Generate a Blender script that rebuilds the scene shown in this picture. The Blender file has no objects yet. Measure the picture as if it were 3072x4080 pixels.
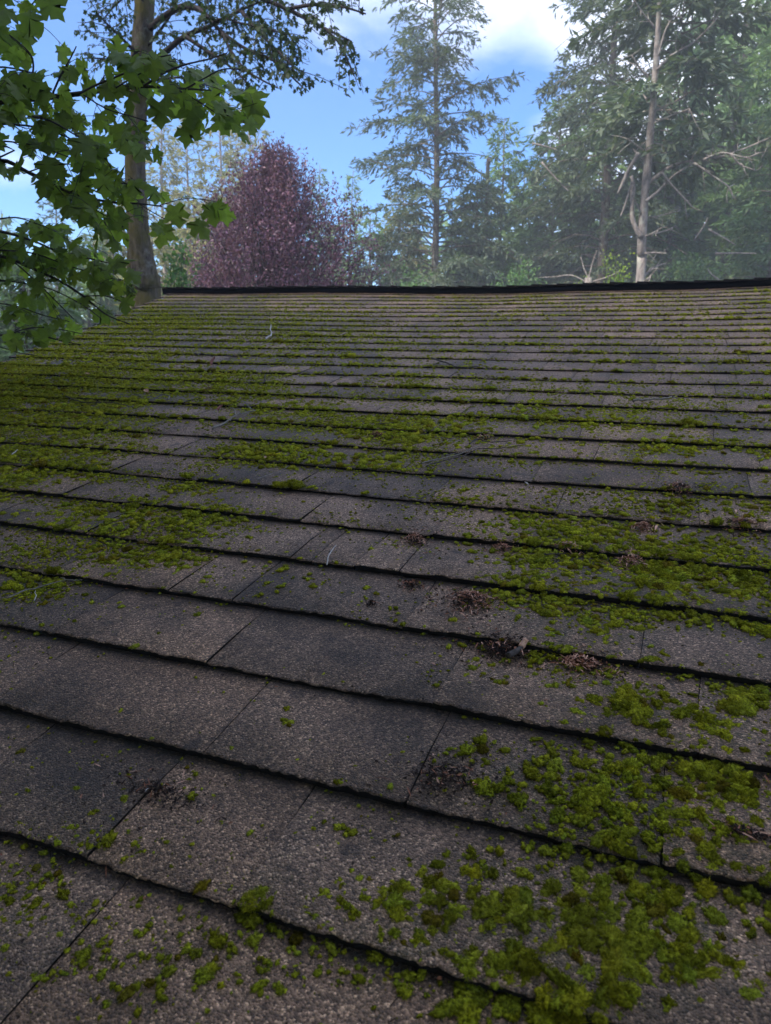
import bpy, math, random
import numpy as np
from mathutils import Vector, Matrix, noise as mnoise
rng = np.random.default_rng(7)
random.seed(7)
S = bpy.context.scene
COL = S.collection

# ------------------------------------------------------------------ frame of the roof and camera
F_PX, W_PX, H_PX = 2936.9, 3072.0, 4080.0
CAM_H, V0, EXPO = 0.5143, 0.3389, 0.143
PITCH = math.radians(14.0)
EAVE_Z = 3.0
Rc = np.array([[0.93034821, -0.08833293, 0.35587849],
               [0.3617617, 0.37950324, -0.85153142],
               [-0.05983877, 0.92096394, 0.38502563]])      # roof axes x camera axes
RW = np.array([[1, 0, 0],
               [0, math.cos(PITCH), -math.sin(PITCH)],
               [0, math.sin(PITCH), math.cos(PITCH)]])      # world x roof (u, v, w)
O = np.array([0, 0, EAVE_Z])

def r2w(p):
    return np.asarray(p, float) @ RW.T + O
CAM = r2w([0, 0, CAM_H])
CW = RW @ Rc
def project(P):                      # world -> photo pixels, depth
    q = (np.asarray(P, float) - CAM) @ CW
    d = -q[..., 2]
    return W_PX / 2 + F_PX * q[..., 0] / d, H_PX / 2 - F_PX * q[..., 1] / d, d
def ray(x, y):
    d = CW @ np.array([x - W_PX / 2, H_PX / 2 - y, -F_PX])
    return d / np.linalg.norm(d)
def at(x, y, dist):                  # a point seen at photo pixel x, y, dist metres away
    return CAM + ray(x, y) * dist
K = W_PX / 1666.0
def atd(x, y, dist):
    return at(x * K, y * K, dist)
def on_roof(x, y):
    d = Rc @ np.array([x - W_PX / 2, H_PX / 2 - y, -F_PX])
    t = -CAM_H / d[2]
    return d[0] * t, d[1] * t

# ------------------------------------------------------------------ camera, sky, sun, exposure
cam_d = bpy.data.cameras.new('camera')
cam = bpy.data.objects.new('camera', cam_d)
COL.objects.link(cam)
cam_d.sensor_fit = 'VERTICAL'
cam_d.sensor_height = 36
cam_d.lens = F_PX / H_PX * 36
cam_d.clip_start = 0.02
cam_d.clip_end = 2000
cam_d.dof.use_dof = True
cam_d.dof.focus_distance = 1.12
cam_d.dof.aperture_fstop = 12
M = Matrix([list(CW[i]) + [CAM[i]] for i in range(3)] + [[0, 0, 0, 1]])
cam.matrix_world = M
S.camera = cam
S.view_settings.view_transform = 'Standard'
S.view_settings.look = 'None'
S.view_settings.gamma = 1
S.view_settings.use_curve_mapping = False
S.view_settings.exposure = 1.36
S.cycles.use_denoising = True
S.cycles.max_bounces = 6
S.cycles.diffuse_bounces = 3
S.cycles.transmission_bounces = 4
S.cycles.transparent_max_bounces = 8
S.cycles.sample_clamp_indirect = 6

SUN_EL, SUN_AZ = math.radians(43), math.radians(212)     # azimuth measured from +Y (up the roof) to +X
sun_d = bpy.data.lights.new('sun', 'SUN')
sun = bpy.data.objects.new('sun', sun_d)
COL.objects.link(sun)
sun_d.energy = 3.1
sun_d.angle = math.radians(9)
sun_d.color = (1, 0.93, 0.82)
sdir = Vector((math.sin(SUN_AZ) * math.cos(SUN_EL), math.cos(SUN_AZ) * math.cos(SUN_EL), math.sin(SUN_EL)))
sun.rotation_euler = sdir.to_track_quat('Z', 'Y').to_euler()
sun.location = (0, 0, 40)

world = bpy.data.worlds.new('World')
S.world = world
world.use_nodes = True
NT = world.node_tree
NT.nodes.clear()
def N(t, kind, **kw):
    n = t.nodes.new(kind)
    for k, v in kw.items():
        if k in ('op',): n.operation = v
        else: setattr(n, k, v)
    return n
def L(t, a, b): t.links.new(a, b)
def math_node(t, op, a, b=None, clamp=False):
    n = N(t, 'ShaderNodeMath', operation=op, use_clamp=clamp)
    for i, v in enumerate((a, b)):
        if v is None: continue
        if isinstance(v, (int, float)): n.inputs[i].default_value = v
        else: L(t, v, n.inputs[i])
    return n.outputs[0]
def ramp(t, fac, stops, interp='LINEAR'):
    n = N(t, 'ShaderNodeValToRGB')
    n.color_ramp.interpolation = interp
    e = n.color_ramp.elements
    while len(e) < len(stops): e.new(0.5)
    for i, (p, c) in enumerate(stops):
        e[i].position = p
        e[i].color = (c, c, c, 1) if isinstance(c, (int, float)) else tuple(c) + (1,)
    L(t, fac, n.inputs[0])
    return n.outputs[0]
def mixc(t, fac, a, b, blend='MIX'):
    n = N(t, 'ShaderNodeMix', data_type='RGBA', blend_type=blend)
    for i, v in ((0, fac), (6, a), (7, b)):
        if isinstance(v, (int, float)): n.inputs[i].default_value = v
        elif isinstance(v, tuple): n.inputs[i].default_value = v + (1,)
        else: L(t, v, n.inputs[i])
    return n.outputs[2]
sky = N(NT, 'ShaderNodeTexSky', sky_type='NISHITA', sun_disc=False)
sky.sun_elevation = SUN_EL
sky.sun_rotation = SUN_AZ
sky.ozone_density = 3.0
sky.air_density = 1.0
sky.dust_density = 0.6
hs = N(NT, 'ShaderNodeHueSaturation')
hs.inputs['Saturation'].default_value = 1.32
hs.inputs['Value'].default_value = .98
hs.inputs['Hue'].default_value = .511
L(NT, sky.outputs[0], hs.inputs['Color'])
tc = N(NT, 'ShaderNodeTexCoord')
mp = N(NT, 'ShaderNodeMapping')
mp.inputs['Scale'].default_value = (1.0, 1.0, 2.0)
L(NT, tc.outputs['Generated'], mp.inputs[0])
nz = N(NT, 'ShaderNodeTexNoise')
nz.inputs['Scale'].default_value = 2.6
nz.inputs['Detail'].default_value = 7
nz.inputs['Roughness'].default_value = 0.55
nz.inputs['Distortion'].default_value = 0.35
L(NT, mp.outputs[0], nz.inputs['Vector'])
cloud = math_node(NT, 'MULTIPLY', nz.outputs[0], 1.36)
for (x, y, amp, tight) in ((940, 30, .32, 12), (1120, 60, .30, 12), (760, 60, .22, 22), (1080, 200, -.2, 60), (1060, 150, .1, 80), (20, 390, .14, 8), (640, 260, -.50, 7), (1070, 230, -.30, 30), (900, 330, -.25, 12), (260, 20, -.30, 10),
                           (1060, 215, -.14, 40), (250, 240, .04, 18), (860, 440, .14, 25), (1560, 150, .25, 5)):
    d = ray(x * K, y * K)
    vm = N(NT, 'ShaderNodeVectorMath', operation='DOT_PRODUCT')
    L(NT, tc.outputs['Generated'], vm.inputs[0])
    vm.inputs[1].default_value = tuple(d)
    b = math_node(NT, 'MULTIPLY', math_node(NT, 'SUBTRACT', 1.0, vm.outputs['Value']), -tight * 3.0)
    b = math_node(NT, 'MULTIPLY', math_node(NT, 'EXPONENT', b), amp)
    cloud = math_node(NT, 'ADD', cloud, b)
cf = ramp(NT, cloud, ((0.54, 0.0), (0.66, .35), (0.90, 1.0)))
cs = ramp(NT, nz.outputs[0], ((0.36, (3.2, 3.9, 5.7)), (0.62, (5.9, 6.2, 7.1))))
skycol = mixc(NT, cf, hs.outputs[0], cs)
bg = N(NT, 'ShaderNodeBackground')
bg.inputs['Strength'].default_value = 0.125
L(NT, skycol, bg.inputs[0])
wo = N(NT, 'ShaderNodeOutputWorld')
L(NT, bg.outputs[0], wo.inputs[0])

# ------------------------------------------------------------------ materials
def new_mat(name):
    m = bpy.data.materials.new(name)
    m.use_nodes = True
    t = m.node_tree
    t.nodes.clear()
    out = N(t, 'ShaderNodeOutputMaterial')
    return m, t, out
def principled(t, out, color, rough=0.8, spec=0.3, bump=None, bstr=1.0, bdist=0.001):
    p = N(t, 'ShaderNodeBsdfPrincipled')
    if isinstance(color, tuple): p.inputs['Base Color'].default_value = color + (1,)
    else: L(t, color, p.inputs['Base Color'])
    if isinstance(rough, (int, float)): p.inputs['Roughness'].default_value = rough
    else: L(t, rough, p.inputs['Roughness'])
    p.inputs['Specular IOR Level'].default_value = spec
    if bump is not None:
        b = N(t, 'ShaderNodeBump')
        b.inputs['Strength'].default_value = bstr
        b.inputs['Distance'].default_value = bdist
        L(t, bump, b.inputs['Height'])
        L(t, b.outputs[0], p.inputs['Normal'])
    L(t, p.outputs[0], out.inputs[0])
    return p
def noise_tex(t, vec, scale, detail=4, rough=.55, dist=0.0):
    n = N(t, 'ShaderNodeTexNoise')
    n.inputs['Scale'].default_value = scale
    n.inputs['Detail'].default_value = detail
    n.inputs['Roughness'].default_value = rough
    n.inputs['Distortion'].default_value = dist
    L(t, vec, n.inputs['Vector'])
    return n.outputs[0]
def attr(t, name):
    n = N(t, 'ShaderNodeAttribute', attribute_name=name)
    return n

def mat_shingle():
    m, t, out = new_mat('asphalt_shingle_granules')
    pos = N(t, 'ShaderNodeNewGeometry').outputs['Position']
    vo = N(t, 'ShaderNodeTexVoronoi', feature='F1')
    vo.inputs['Scale'].default_value = 540
    L(t, pos, vo.inputs['Vector'])
    sep = N(t, 'ShaderNodeSeparateColor')
    L(t, vo.outputs['Color'], sep.inputs[0])
    g = ramp(t, sep.outputs[0], ((0.0, (.040, .033, .028)), (.22, (.072, .058, .049)), (.42, (.112, .092, .077)), (.62, (.155, .126, .105)),
                                 (.88, (.22, .182, .150)), (1.0, (.46, .40, .33))), 'LINEAR')
    a = attr(t, 'tone')
    sa = N(t, 'ShaderNodeSeparateColor')
    L(t, a.outputs['Color'], sa.inputs[0])
    warm = mixc(t, sa.outputs[1], (2.02, 1.52, 1.15), (2.24, 1.60, 1.14))
    g = mixc(t, 1.0, g, warm, 'MULTIPLY')
    lum = math_node(t, 'MULTIPLY', sa.outputs[0], 2.0)
    cc = N(t, 'ShaderNodeCombineColor')
    for i in range(3): L(t, lum, cc.inputs[i])
    g = mixc(t, 1.0, g, cc.outputs[0], 'MULTIPLY')
    # weathering: dark algae blotches and a thin green film where the moss grows
    n1 = noise_tex(t, pos, 5.5, 6, .62, .4)
    dark = ramp(t, n1, ((.36, .42), (.56, 1.0)))
    cc2 = N(t, 'ShaderNodeCombineColor')
    for i in range(3): L(t, dark, cc2.inputs[i])
    g = mixc(t, 1.0, g, cc2.outputs[0], 'MULTIPLY')
    n2 = noise_tex(t, pos, 60, 5, .65)
    gf = math_node(t, 'MULTIPLY', sa.outputs[2], ramp(t, n2, ((.42, 0.0), (.62, .85))), True)
    g = mixc(t, gf, g, (.045, .055, .018))
    soil_shade = math_node(t, 'MULTIPLY', a.outputs['Alpha'], ramp(t, noise_tex(t, pos, 34, 5, .65), ((.25, .35), (.55, 1.0))), True)
    g = mixc(t, math_node(t, 'MULTIPLY', soil_shade, .85), g, (.012, .010, .009))  # dark strip: crevice dirt and contact shadow painted into the colour
    n3 = noise_tex(t, pos, 28, 5, .6)
    g = mixc(t, ramp(t, n3, ((.60, 0.0), (.72, .75))), g, (.022, .018, .015))
    d = vo.outputs['Distance']
    h = math_node(t, 'SUBTRACT', 1.0, math_node(t, 'MULTIPLY', d, 1.0))
    h = math_node(t, 'ADD', h, math_node(t, 'MULTIPLY', sep.outputs[1], .5))
    h = math_node(t, 'ADD', h, math_node(t, 'MULTIPLY', noise_tex(t, pos, 90, 3), .5))
    principled(t, out, g, .62, .45, h, 1.0, .0022)
    return m
def mat_simple(name, c1, c2, scale, rough=.85, spec=.2, bs=0.6, bd=.002, detail=5, stretch=None):
    m, t, out = new_mat(name)
    pos = N(t, 'ShaderNodeNewGeometry').outputs['Position']
    if stretch:
        mpn = N(t, 'ShaderNodeMapping')
        mpn.inputs['Scale'].default_value = stretch
        L(t, pos, mpn.inputs[0])
        pos = mpn.outputs[0]
    n = noise_tex(t, pos, scale, detail, .62)
    col = mixc(t, ramp(t, n, ((.32, 0.0), (.68, 1.0))), c1, c2)
    principled(t, out, col, rough, spec, n, bs, bd)
    return m
def mat_moss():
    m, t, out = new_mat('moss_cushion')
    pos = N(t, 'ShaderNodeNewGeometry').outputs['Position']
    a = attr(t, 'tone')
    n = noise_tex(t, pos, 420, 4, .7)
    n2 = noise_tex(t, pos, 9, 4, .6)
    c = mixc(t, ramp(t, n, ((.36, 0.0), (.64, 1.0))), (.065, .066, .010), (.46, .48, .028))
    c = mixc(t, ramp(t, n2, ((.40, 0.0), (.68, .45))), c, (.28, .26, .03))
    c = mixc(t, 1.0, c, a.outputs['Color'], 'MULTIPLY')
    c = mixc(t, 1.0, c, (2, 2, 2), 'MULTIPLY')
    b = N(t, 'ShaderNodeBump')
    b.inputs['Strength'].default_value = 1
    b.inputs['Distance'].default_value = .002
    L(t, n, b.inputs['Height'])
    d = N(t, 'ShaderNodeBsdfDiffuse')
    L(t, c, d.inputs[0]); L(t, b.outputs[0], d.inputs['Normal'])
    tr = N(t, 'ShaderNodeBsdfTranslucent')
    L(t, c, tr.inputs[0])
    mx = N(t, 'ShaderNodeMixShader')
    mx.inputs[0].default_value = .25
    L(t, d.outputs[0], mx.inputs[1]); L(t, tr.outputs[0], mx.inputs[2])
    L(t, mx.outputs[0], out.inputs[0])
    return m
def mat_leaf(name, c1, c2, trans=.45, rough=.45, spec=.35, nscale=1.2, veins=False):
    m, t, out = new_mat(name)
    pos = N(t, 'ShaderNodeNewGeometry').outputs['Position']
    a = attr(t, 'tone')
    n = noise_tex(t, pos, nscale, 3, .6)
    c = mixc(t, ramp(t, n, ((.35, 0.0), (.65, 1.0))), c1, c2)
    c = mixc(t, 1.0, c, a.outputs['Color'], 'MULTIPLY')
    c = mixc(t, 1.0, c, (2, 2, 2), 'MULTIPLY')
    if veins:
        nb = noise_tex(t, pos, 60, 4, .6)
        c = mixc(t, ramp(t, nb, ((.45, 0.0), (.75, .5))), c, (.10, .13, .03))
    p = N(t, 'ShaderNodeBsdfPrincipled')
    L(t, c, p.inputs['Base Color'])
    p.inputs['Roughness'].default_value = rough
    p.inputs['Specular IOR Level'].default_value = spec
    tr = N(t, 'ShaderNodeBsdfTranslucent')
    L(t, mixc(t, 1.0, c, (1.15, 1.35, .6), 'MULTIPLY'), tr.inputs[0])
    mx = N(t, 'ShaderNodeMixShader')
    mx.inputs[0].default_value = trans
    L(t, p.outputs[0], mx.inputs[1]); L(t, tr.outputs[0], mx.inputs[2])
    L(t, mx.outputs[0], out.inputs[0])
    return m
def mat_bark(name, c1, c2, moss=(.09, .10, .03), mossy=.0, scale=14):
    m, t, out = new_mat(name)
    pos = N(t, 'ShaderNodeNewGeometry').outputs['Position']
    mpn = N(t, 'ShaderNodeMapping')
    mpn.inputs['Scale'].default_value = (1, 1, .3)
    L(t, pos, mpn.inputs[0])
    n = noise_tex(t, mpn.outputs[0], scale, 6, .68, .5)
    c = mixc(t, ramp(t, n, ((.36, 0.0), (.62, 1.0))), c1, c2)
    nl = noise_tex(t, pos, 7, 5, .65)
    c = mixc(t, ramp(t, nl, ((.54, 0.0), (.66, .7))), c, (.36, .37, .30))        # lichen
    if mossy:
        nm = noise_tex(t, pos, 5.0, 5, .6)
        c = mixc(t, math_node(t, 'MULTIPLY', ramp(t, nm, ((.40, 0.0), (.60, 1.0))), mossy), c, moss)
    principled(t, out, c, .9, .15, n, 1.0, .02)
    return m

MAT = dict(
    shingle=mat_shingle(),
    asphalt=mat_simple('asphalt_core', (.005, .005, .006), (.016, .013, .012), 240, .85, .2, 1, .001),
    vent=mat_simple('ridge_vent_shadow_black', (.003, .003, .004), (.008, .008, .010), 150, .95, .02, 1, .002),
    wood=mat_simple('weathered_wood', (.09, .065, .045), (.16, .12, .09), 9, .8, .2, .6, .002, stretch=(1, 1, 8)),
    moss=mat_moss(),
    ground=mat_simple('forest_floor', (.035, .028, .016), (.05, .065, .02), 1.3, .95, .1, 1, .05, 8),
    maple=mat_leaf('maple_leaf', (.14, .18, .045), (.20, .25, .06), .62, .42, .35, 2.5, True),
    maple_far=mat_leaf('small_maple_leaf', (.035, .06, .016), (.06, .09, .022), .35, .5, .3, 1.0),
    hemlock=mat_leaf('hemlock_needles', (.12, .19, .085), (.19, .27, .12), .35, .6, .2, .55),
    dark_needles=mat_leaf('dark_needles', (.085, .115, .080), (.135, .165, .105), .3, .6, .2, .5),
    olive=mat_leaf('olive_needles', (.22, .21, .085), (.32, .28, .13), .4, .6, .2, .45),
    purple=mat_leaf('purple_leaves', (.120, .055, .095), (.195, .100, .155), .3, .45, .35, 1.6),
    lime=mat_leaf('lime_leaves', (.20, .30, .04), (.32, .40, .05), .5, .5, .3, 2),
    fresh=mat_leaf('fresh_leaves', (.10, .19, .06), (.16, .27, .10), .45, .45, .35, 2),
    bark=mat_bark('grey_brown_bark', (.055, .042, .034), (.17, .135, .11)),
    bark_moss=mat_bark('mossy_bark', (.045, .034, .028), (.20, .165, .135), (.13, .11, .03), .85, 26),
    bark_pale=mat_bark('pale_lichen_bark', (.13, .11, .10), (.34, .29, .26)),
    branch=mat_simple('dark_twig_bark', (.020, .014, .014), (.06, .045, .045), 60, .7, .3, .6, .001),
    twig_grey=mat_simple('grey_twig', (.13, .11, .09), (.28, .25, .21), 150, .75, .25, .8, .0008),
    twig_pale=mat_simple('bleached_twig', (.38, .34, .31), (.60, .56, .52), 120, .7, .25, .6, .0005),
    twig_dark=mat_simple('dark_twig', (.035, .028, .024), (.11, .09, .08), 150, .8, .2, .8, .0008),
    litter_dark=mat_simple('rotting_litter', (.012, .007, .005), (.055, .028, .018), 200, .8, .3, 1, .001),
    litter_brown=mat_simple('brown_bud_scales', (.20, .065, .03), (.40, .17, .09), 200, .6, .3, .6, .0006),
    litter_tan=mat_simple('tan_bud_scales', (.55, .27, .17), (.75, .46, .33), 200, .6, .3, .5, .0006),
    litter_red=mat_simple('red_leaf_scrap', (.14, .035, .02), (.26, .09, .06), 200, .6, .3, .5, .0006),
)

# ------------------------------------------------------------------ mesh helpers
def mesh_np(name, V, Fa, mats, mi=None, tone=None, smooth=False):
    """V (n,3); Fa list of (m,k) int arrays (tris or quads) or one array; mi per-face material index; tone (n,3) vertex colours"""
    if not isinstance(Fa, list): Fa = [Fa]
    me = bpy.data.meshes.new(name)
    V = np.asarray(V, np.float32)
    nl = sum(f.size for f in Fa); nf = sum(len(f) for f in Fa)
    me.vertices.add(len(V)); me.loops.add(nl); me.polygons.add(nf)
    me.vertices.foreach_set('co', V.ravel())
    me.loops.foreach_set('vertex_index', np.concatenate([f.ravel() for f in Fa]).astype(np.int32))
    sizes = np.concatenate([np.full(len(f), f.shape[1]) for f in Fa])
    me.polygons.foreach_set('loop_start', np.concatenate([[0], np.cumsum(sizes)[:-1]]).astype(np.int32))
    me.update(calc_edges=True)
    if mi is not None: me.polygons.foreach_set('material_index', np.asarray(mi, np.int32))
    if smooth: me.polygons.foreach_set('use_smooth', np.ones(nf, bool))
    for m in (mats if isinstance(mats, (list, tuple)) else [mats]): me.materials.append(MAT[m])
    if tone is None: tone = np.full((len(V), 3), .5)
    ca = me.color_attributes.new('tone', 'FLOAT_COLOR', 'POINT')
    tone = np.asarray(tone, np.float32)
    if tone.shape[1] == 3: tone = np.concatenate([tone, np.zeros((len(V), 1), np.float32)], 1)
    ca.data.foreach_set('color', tone.ravel())
    me.update()
    return me
def link(name, me, parent=None, **props):
    o = bpy.data.objects.new(name, me)
    COL.objects.link(o)
    if parent is not None: o.parent = parent
    for k, v in props.items(): o[k] = v
    return o
def part(name, parent, V, Fa, mats, mi=None, tone=None, smooth=False, **props):
    b = np.array(parent.matrix_world.translation) if parent is not None else np.zeros(3)
    if parent is not None:
        p = parent; b = np.zeros(3)
        while p is not None: b = b + np.array(p.location); p = p.parent
    return link(name, mesh_np(name, np.asarray(V, float) - b, Fa, mats, mi, tone, smooth), parent, **props)
def thing(name, loc, label, cat, group=None):
    o = bpy.data.objects.new(name, None)
    COL.objects.link(o)
    o.location = tuple(loc)
    o['label'] = label; o['category'] = cat
    if group: o['group'] = group
    return o
class MB:
    """collects tubes and boxes"""
    def __init__(s): s.V = []; s.F4 = []; s.F3 = []; s.n = 0
    def add(s, V, F4=(), F3=()):
        V = np.asarray(V, float)
        s.V.append(V)
        if len(F4): s.F4.append(np.asarray(F4) + s.n)
        if len(F3): s.F3.append(np.asarray(F3) + s.n)
        s.n += len(V)
    def tube(s, pts, rad, k=5, cap=True, rough=0.0):
        P = np.asarray(pts, float); n = len(P)
        R = np.broadcast_to(np.asarray(rad, float), (n,))
        T = np.gradient(P, axis=0)
        T /= np.linalg.norm(T, axis=1)[:, None] + 1e-12
        ref = np.array([0.3, 0.2, 0.93]) if abs(T[0][2]) < .9 else np.array([1., 0, 0])
        A = np.cross(T, ref); A /= np.linalg.norm(A, axis=1)[:, None] + 1e-12
        B = np.cross(T, A)
        ang = np.arange(k) * 2 * math.pi / k
        rr = R[:, None] * (1 + rough * rng.standard_normal((n, k)))
        V = P[:, None, :] + rr[..., None] * (A[:, None, :] * np.cos(ang)[None, :, None] + B[:, None, :] * np.sin(ang)[None, :, None])
        i, j = np.meshgrid(np.arange(n - 1), np.arange(k), indexing='ij')
        j2 = (j + 1) % k
        F4 = np.stack([i * k + j, i * k + j2, (i + 1) * k + j2, (i + 1) * k + j], -1).reshape(-1, 4)
        V = V.reshape(-1, 3)
        F3 = []
        if cap:
            V = np.concatenate([V, P[:1], P[-1:]])
            c0, c1 = n * k, n * k + 1
            for q in range(k):
                F3.append((c0, (q + 1) % k, q)); F3.append((c1, (n - 1) * k + q, (n - 1) * k + (q + 1) % k))
        s.add(V, F4, F3)
    def box(s, lo, hi, tf=None):
        x0, y0, z0 = lo; x1, y1, z1 = hi
        V = np.array([(x0, y0, z0), (x1, y0, z0), (x1, y1, z0), (x0, y1, z0), (x0, y0, z1), (x1, y0, z1), (x1, y1, z1), (x0, y1, z1)], float)
        if tf is not None: V = tf(V)
        s.add(V, [(3, 2, 1, 0), (4, 5, 6, 7), (0, 1, 5, 4), (1, 2, 6, 5), (2, 3, 7, 6), (3, 0, 4, 7)])
    def faces(s):
        out = []
        if s.F4: out.append(np.concatenate(s.F4))
        if s.F3: out.append(np.concatenate(s.F3))
        return out
    def verts(s): return np.concatenate(s.V)
def smooth_path(pts, per=5):
    P = np.asarray(pts, float); n = len(P)
    if n < 3: return np.array([P[0] + (P[-1] - P[0]) * t for t in np.linspace(0, 1, per + 1)])
    out = []
    for i in range(n - 1):
        p0 = P[max(i - 1, 0)]; p1 = P[i]; p2 = P[i + 1]; p3 = P[min(i + 2, n - 1)]
        for q in range(per):
            t = q / per
            out.append(.5 * ((2 * p1) + (-p0 + p2) * t + (2 * p0 - 5 * p1 + 4 * p2 - p3) * t * t + (-p0 + 3 * p1 - 3 * p2 + p3) * t ** 3))
    out.append(P[-1])
    return np.array(out)

# ------------------------------------------------------------------ ground
gx = np.concatenate([-np.geomspace(900, 20, 10), np.linspace(-18, 18, 25), np.geomspace(20, 900, 10)])
GX, GY = np.meshgrid(gx, gx, indexing='ij')
def gz(x, y):
    return .25 * np.sin(x * .31 + 1) * np.cos(y * .27) + .1 * np.sin(x * .9 + y * .7)
GZ = gz(GX, GY)
ng = len(gx)
ii, jj = np.meshgrid(np.arange(ng - 1), np.arange(ng - 1), indexing='ij')
gf = np.stack([ii * ng + jj, (ii + 1) * ng + jj, (ii + 1) * ng + jj + 1, ii * ng + jj + 1], -1).reshape(-1, 4)
link('ground', mesh_np('ground', np.stack([GX, GY, GZ], -1).reshape(-1, 3), gf, 'ground', smooth=True), None, kind='structure')

# ------------------------------------------------------------------ house and roof
RIDGE_V = 4.5
EAVE_V = -0.35
RIGHT_U = 2.2
RK_V = [-.4, 2.2, 2.5, 2.86, 3.2, 3.65, 4.3, 4.6]
RK_U = [-2.42, -2.57, -2.68, -2.82, -2.92, -3.08, -3.28, -3.40]
def rake(v): return np.interp(v, RK_V, RK_U)
def sag(u, v):
    """slow waviness of the old roof surface"""
    u = np.asarray(u, float); v = np.asarray(v, float)
    top = np.interp(u, [-3.5, -2.25, -1.0, 0.0, .4, 1.2], [.030, .012, -.012, -.006, .004, .002])
    g = np.clip(v / RIDGE_V, 0, 1.05) ** 2
    return top * g + .0022 * np.sin(u * 4.1 + v * 2.3) * np.sin(v * 3.1 + .6)
def roofpt(u, v, w):
    u = np.asarray(u, float); v = np.asarray(v, float); w = np.asarray(w, float)
    return r2w(np.stack(np.broadcast_arrays(u, v, w + sag(u, v)), -1))

house = thing('house', (0, 0, 0), 'low brown shingled roof of a house, green with moss, filling the lower photo', 'house')
# gable-shaped body below the roof
ridge_w = r2w([0, RIDGE_V, 0]); rz = ridge_w[2]; ry = ridge_w[1]
y_lo = r2w([0, EAVE_V + .3, 0])[1]; y_hi = 2 * ry - y_lo
def roof_z(y): return EAVE_Z + (y if y < ry else 2 * ry - y) * math.tan(PITCH) - .26
b = MB()
for x in (-2.25, RIGHT_U + 1.6):
    V = [(x, y_lo, -.3), (x, y_hi, -.3), (x, y_hi, roof_z(y_hi)), (x, ry, roof_z(ry)), (x, y_lo, roof_z(y_lo))]
    V += [(x + .12, a[1], a[2]) for a in V]
    b.add(V, [(0, 1, 6, 5), (1, 2, 7, 6), (2, 3, 8, 7), (3, 4, 9, 8), (4, 0, 5, 9), (0, 4, 3, 1), (6, 8, 9, 5)], [(1, 3, 2), (6, 7, 8)])
b.box((-2.13, y_lo, -.3), (RIGHT_U + 1.6, y_lo + .12, roof_z(y_lo)))
b.box((-2.13, y_hi - .12, -.3), (RIGHT_U + 1.6, y_hi, roof_z(y_hi)))
part('wall', house, b.verts(), b.faces(), 'wood')
# deck of the front slope follows the rake, back slope mirrored
def deck():
    vs = np.linspace(EAVE_V, RIDGE_V, 24)
    us = np.linspace(0, 1, 14)
    top, bot = [], []
    for v in vs:
        for s in us:
            u = rake(v) + .012 + s * (RIGHT_U + 1.9 - rake(v))
            top.append(roofpt(u, v, -.004)); bot.append(roofpt(u, v, -.12))
    n, m = len(vs), len(us)
    V = np.array(top + bot); N0 = n * m
    F = []
    for i in range(n - 1):
        for j in range(m - 1):
            a = i * m + j
            F.append((a, a + 1, a + m + 1, a + m)); F.append((N0 + a + m, N0 + a + m + 1, N0 + a + 1, N0 + a))
    for j in range(m - 1):
        a = j; F.append((a + N0, a + 1 + N0, a + 1, a))
        a = (n - 1) * m + j; F.append((a, a + 1, a + 1 + N0, a + N0))
    for i in range(n - 1):
        a = i * m; F.append((a, a + m, a + m + N0, a + N0))
        a = i * m + m - 1; F.append((a + N0, a + m + N0, a + m, a))
    return V, np.array(F)
dv, df = deck()
bv = dv.copy(); bv[:, 1] = 2 * ry - bv[:, 1]
roof = part('roof', house, np.concatenate([dv, bv]), [df, df[:, ::-1] + len(dv)], 'asphalt')

# ---- moss density, read off the photograph (screen positions turned into places on the slope)
BL = [  # x, y, rx, ry, strength
    (60, 860, 250, 110, 1.15), (150, 765, 260, 60, 1.2), (300, 705, 230, 44, .95), (560, 720, 300, 60, .55), (60, 1000, 190, 70, 1.0), (240, 960, 120, 35, .6), (250, 1120, 170, 40, .75),
    (430, 1125, 110, 36, .85), (50, 1270, 120, 34, 1.0), (300, 1205, 120, 30, .9), (120, 1190, 150, 40, .35), (640, 905, 120, 34, .75), (880, 935, 170, 36, 1.2),
    (600, 985, 150, 32, .85), (800, 1000, 150, 26, .8), (450, 830, 240, 50, .65), (700, 765, 260, 44, .65), (860, 815, 90, 14, .6), (430, 1060, 80, 20, .6),
    (1250, 1180, 200, 70, .9), (1480, 1245, 200, 80, 1.0), (1180, 1290, 130, 60, .85), (1360, 1335, 110, 40, .9), (1520, 970, 200, 22, .7),
    (1300, 905, 260, 60, .35), (1500, 1085, 170, 40, .5), (1250, 1460, 100, 40, .6), (1370, 1535, 110, 50, .8), (1570, 1525, 90, 40, .85),
    (1130, 1680, 110, 60, .8), (1300, 1720, 130, 60, .75), (1560, 1710, 90, 50, .95), (1420, 1860, 120, 60, .6), (1350, 1950, 380, 130, .75),
    (900, 1950, 170, 60, .55), (1030, 1620, 60, 30, .5), (1050, 2080, 300, 80, .65), (1420, 1800, 300, 260, .58), (1250, 2050, 380, 200, .6), (200, 1830, 170, 45, .28), (380, 2060, 330, 110, .30),
    (50, 1990, 110, 130, .32), (560, 1965, 40, 25, .5), (870, 1650, 60, 40, .35), (1000, 1450, 90, 50, .25), (1530, 1340, 70, 20, .8), (1640, 1370, 50, 30, .7),
    (1180, 1420, 60, 14, .8), (1450, 790, 250, 30, .25), (1100, 760, 400, 40, .25), (500, 690, 200, 30, .35),
]
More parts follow.
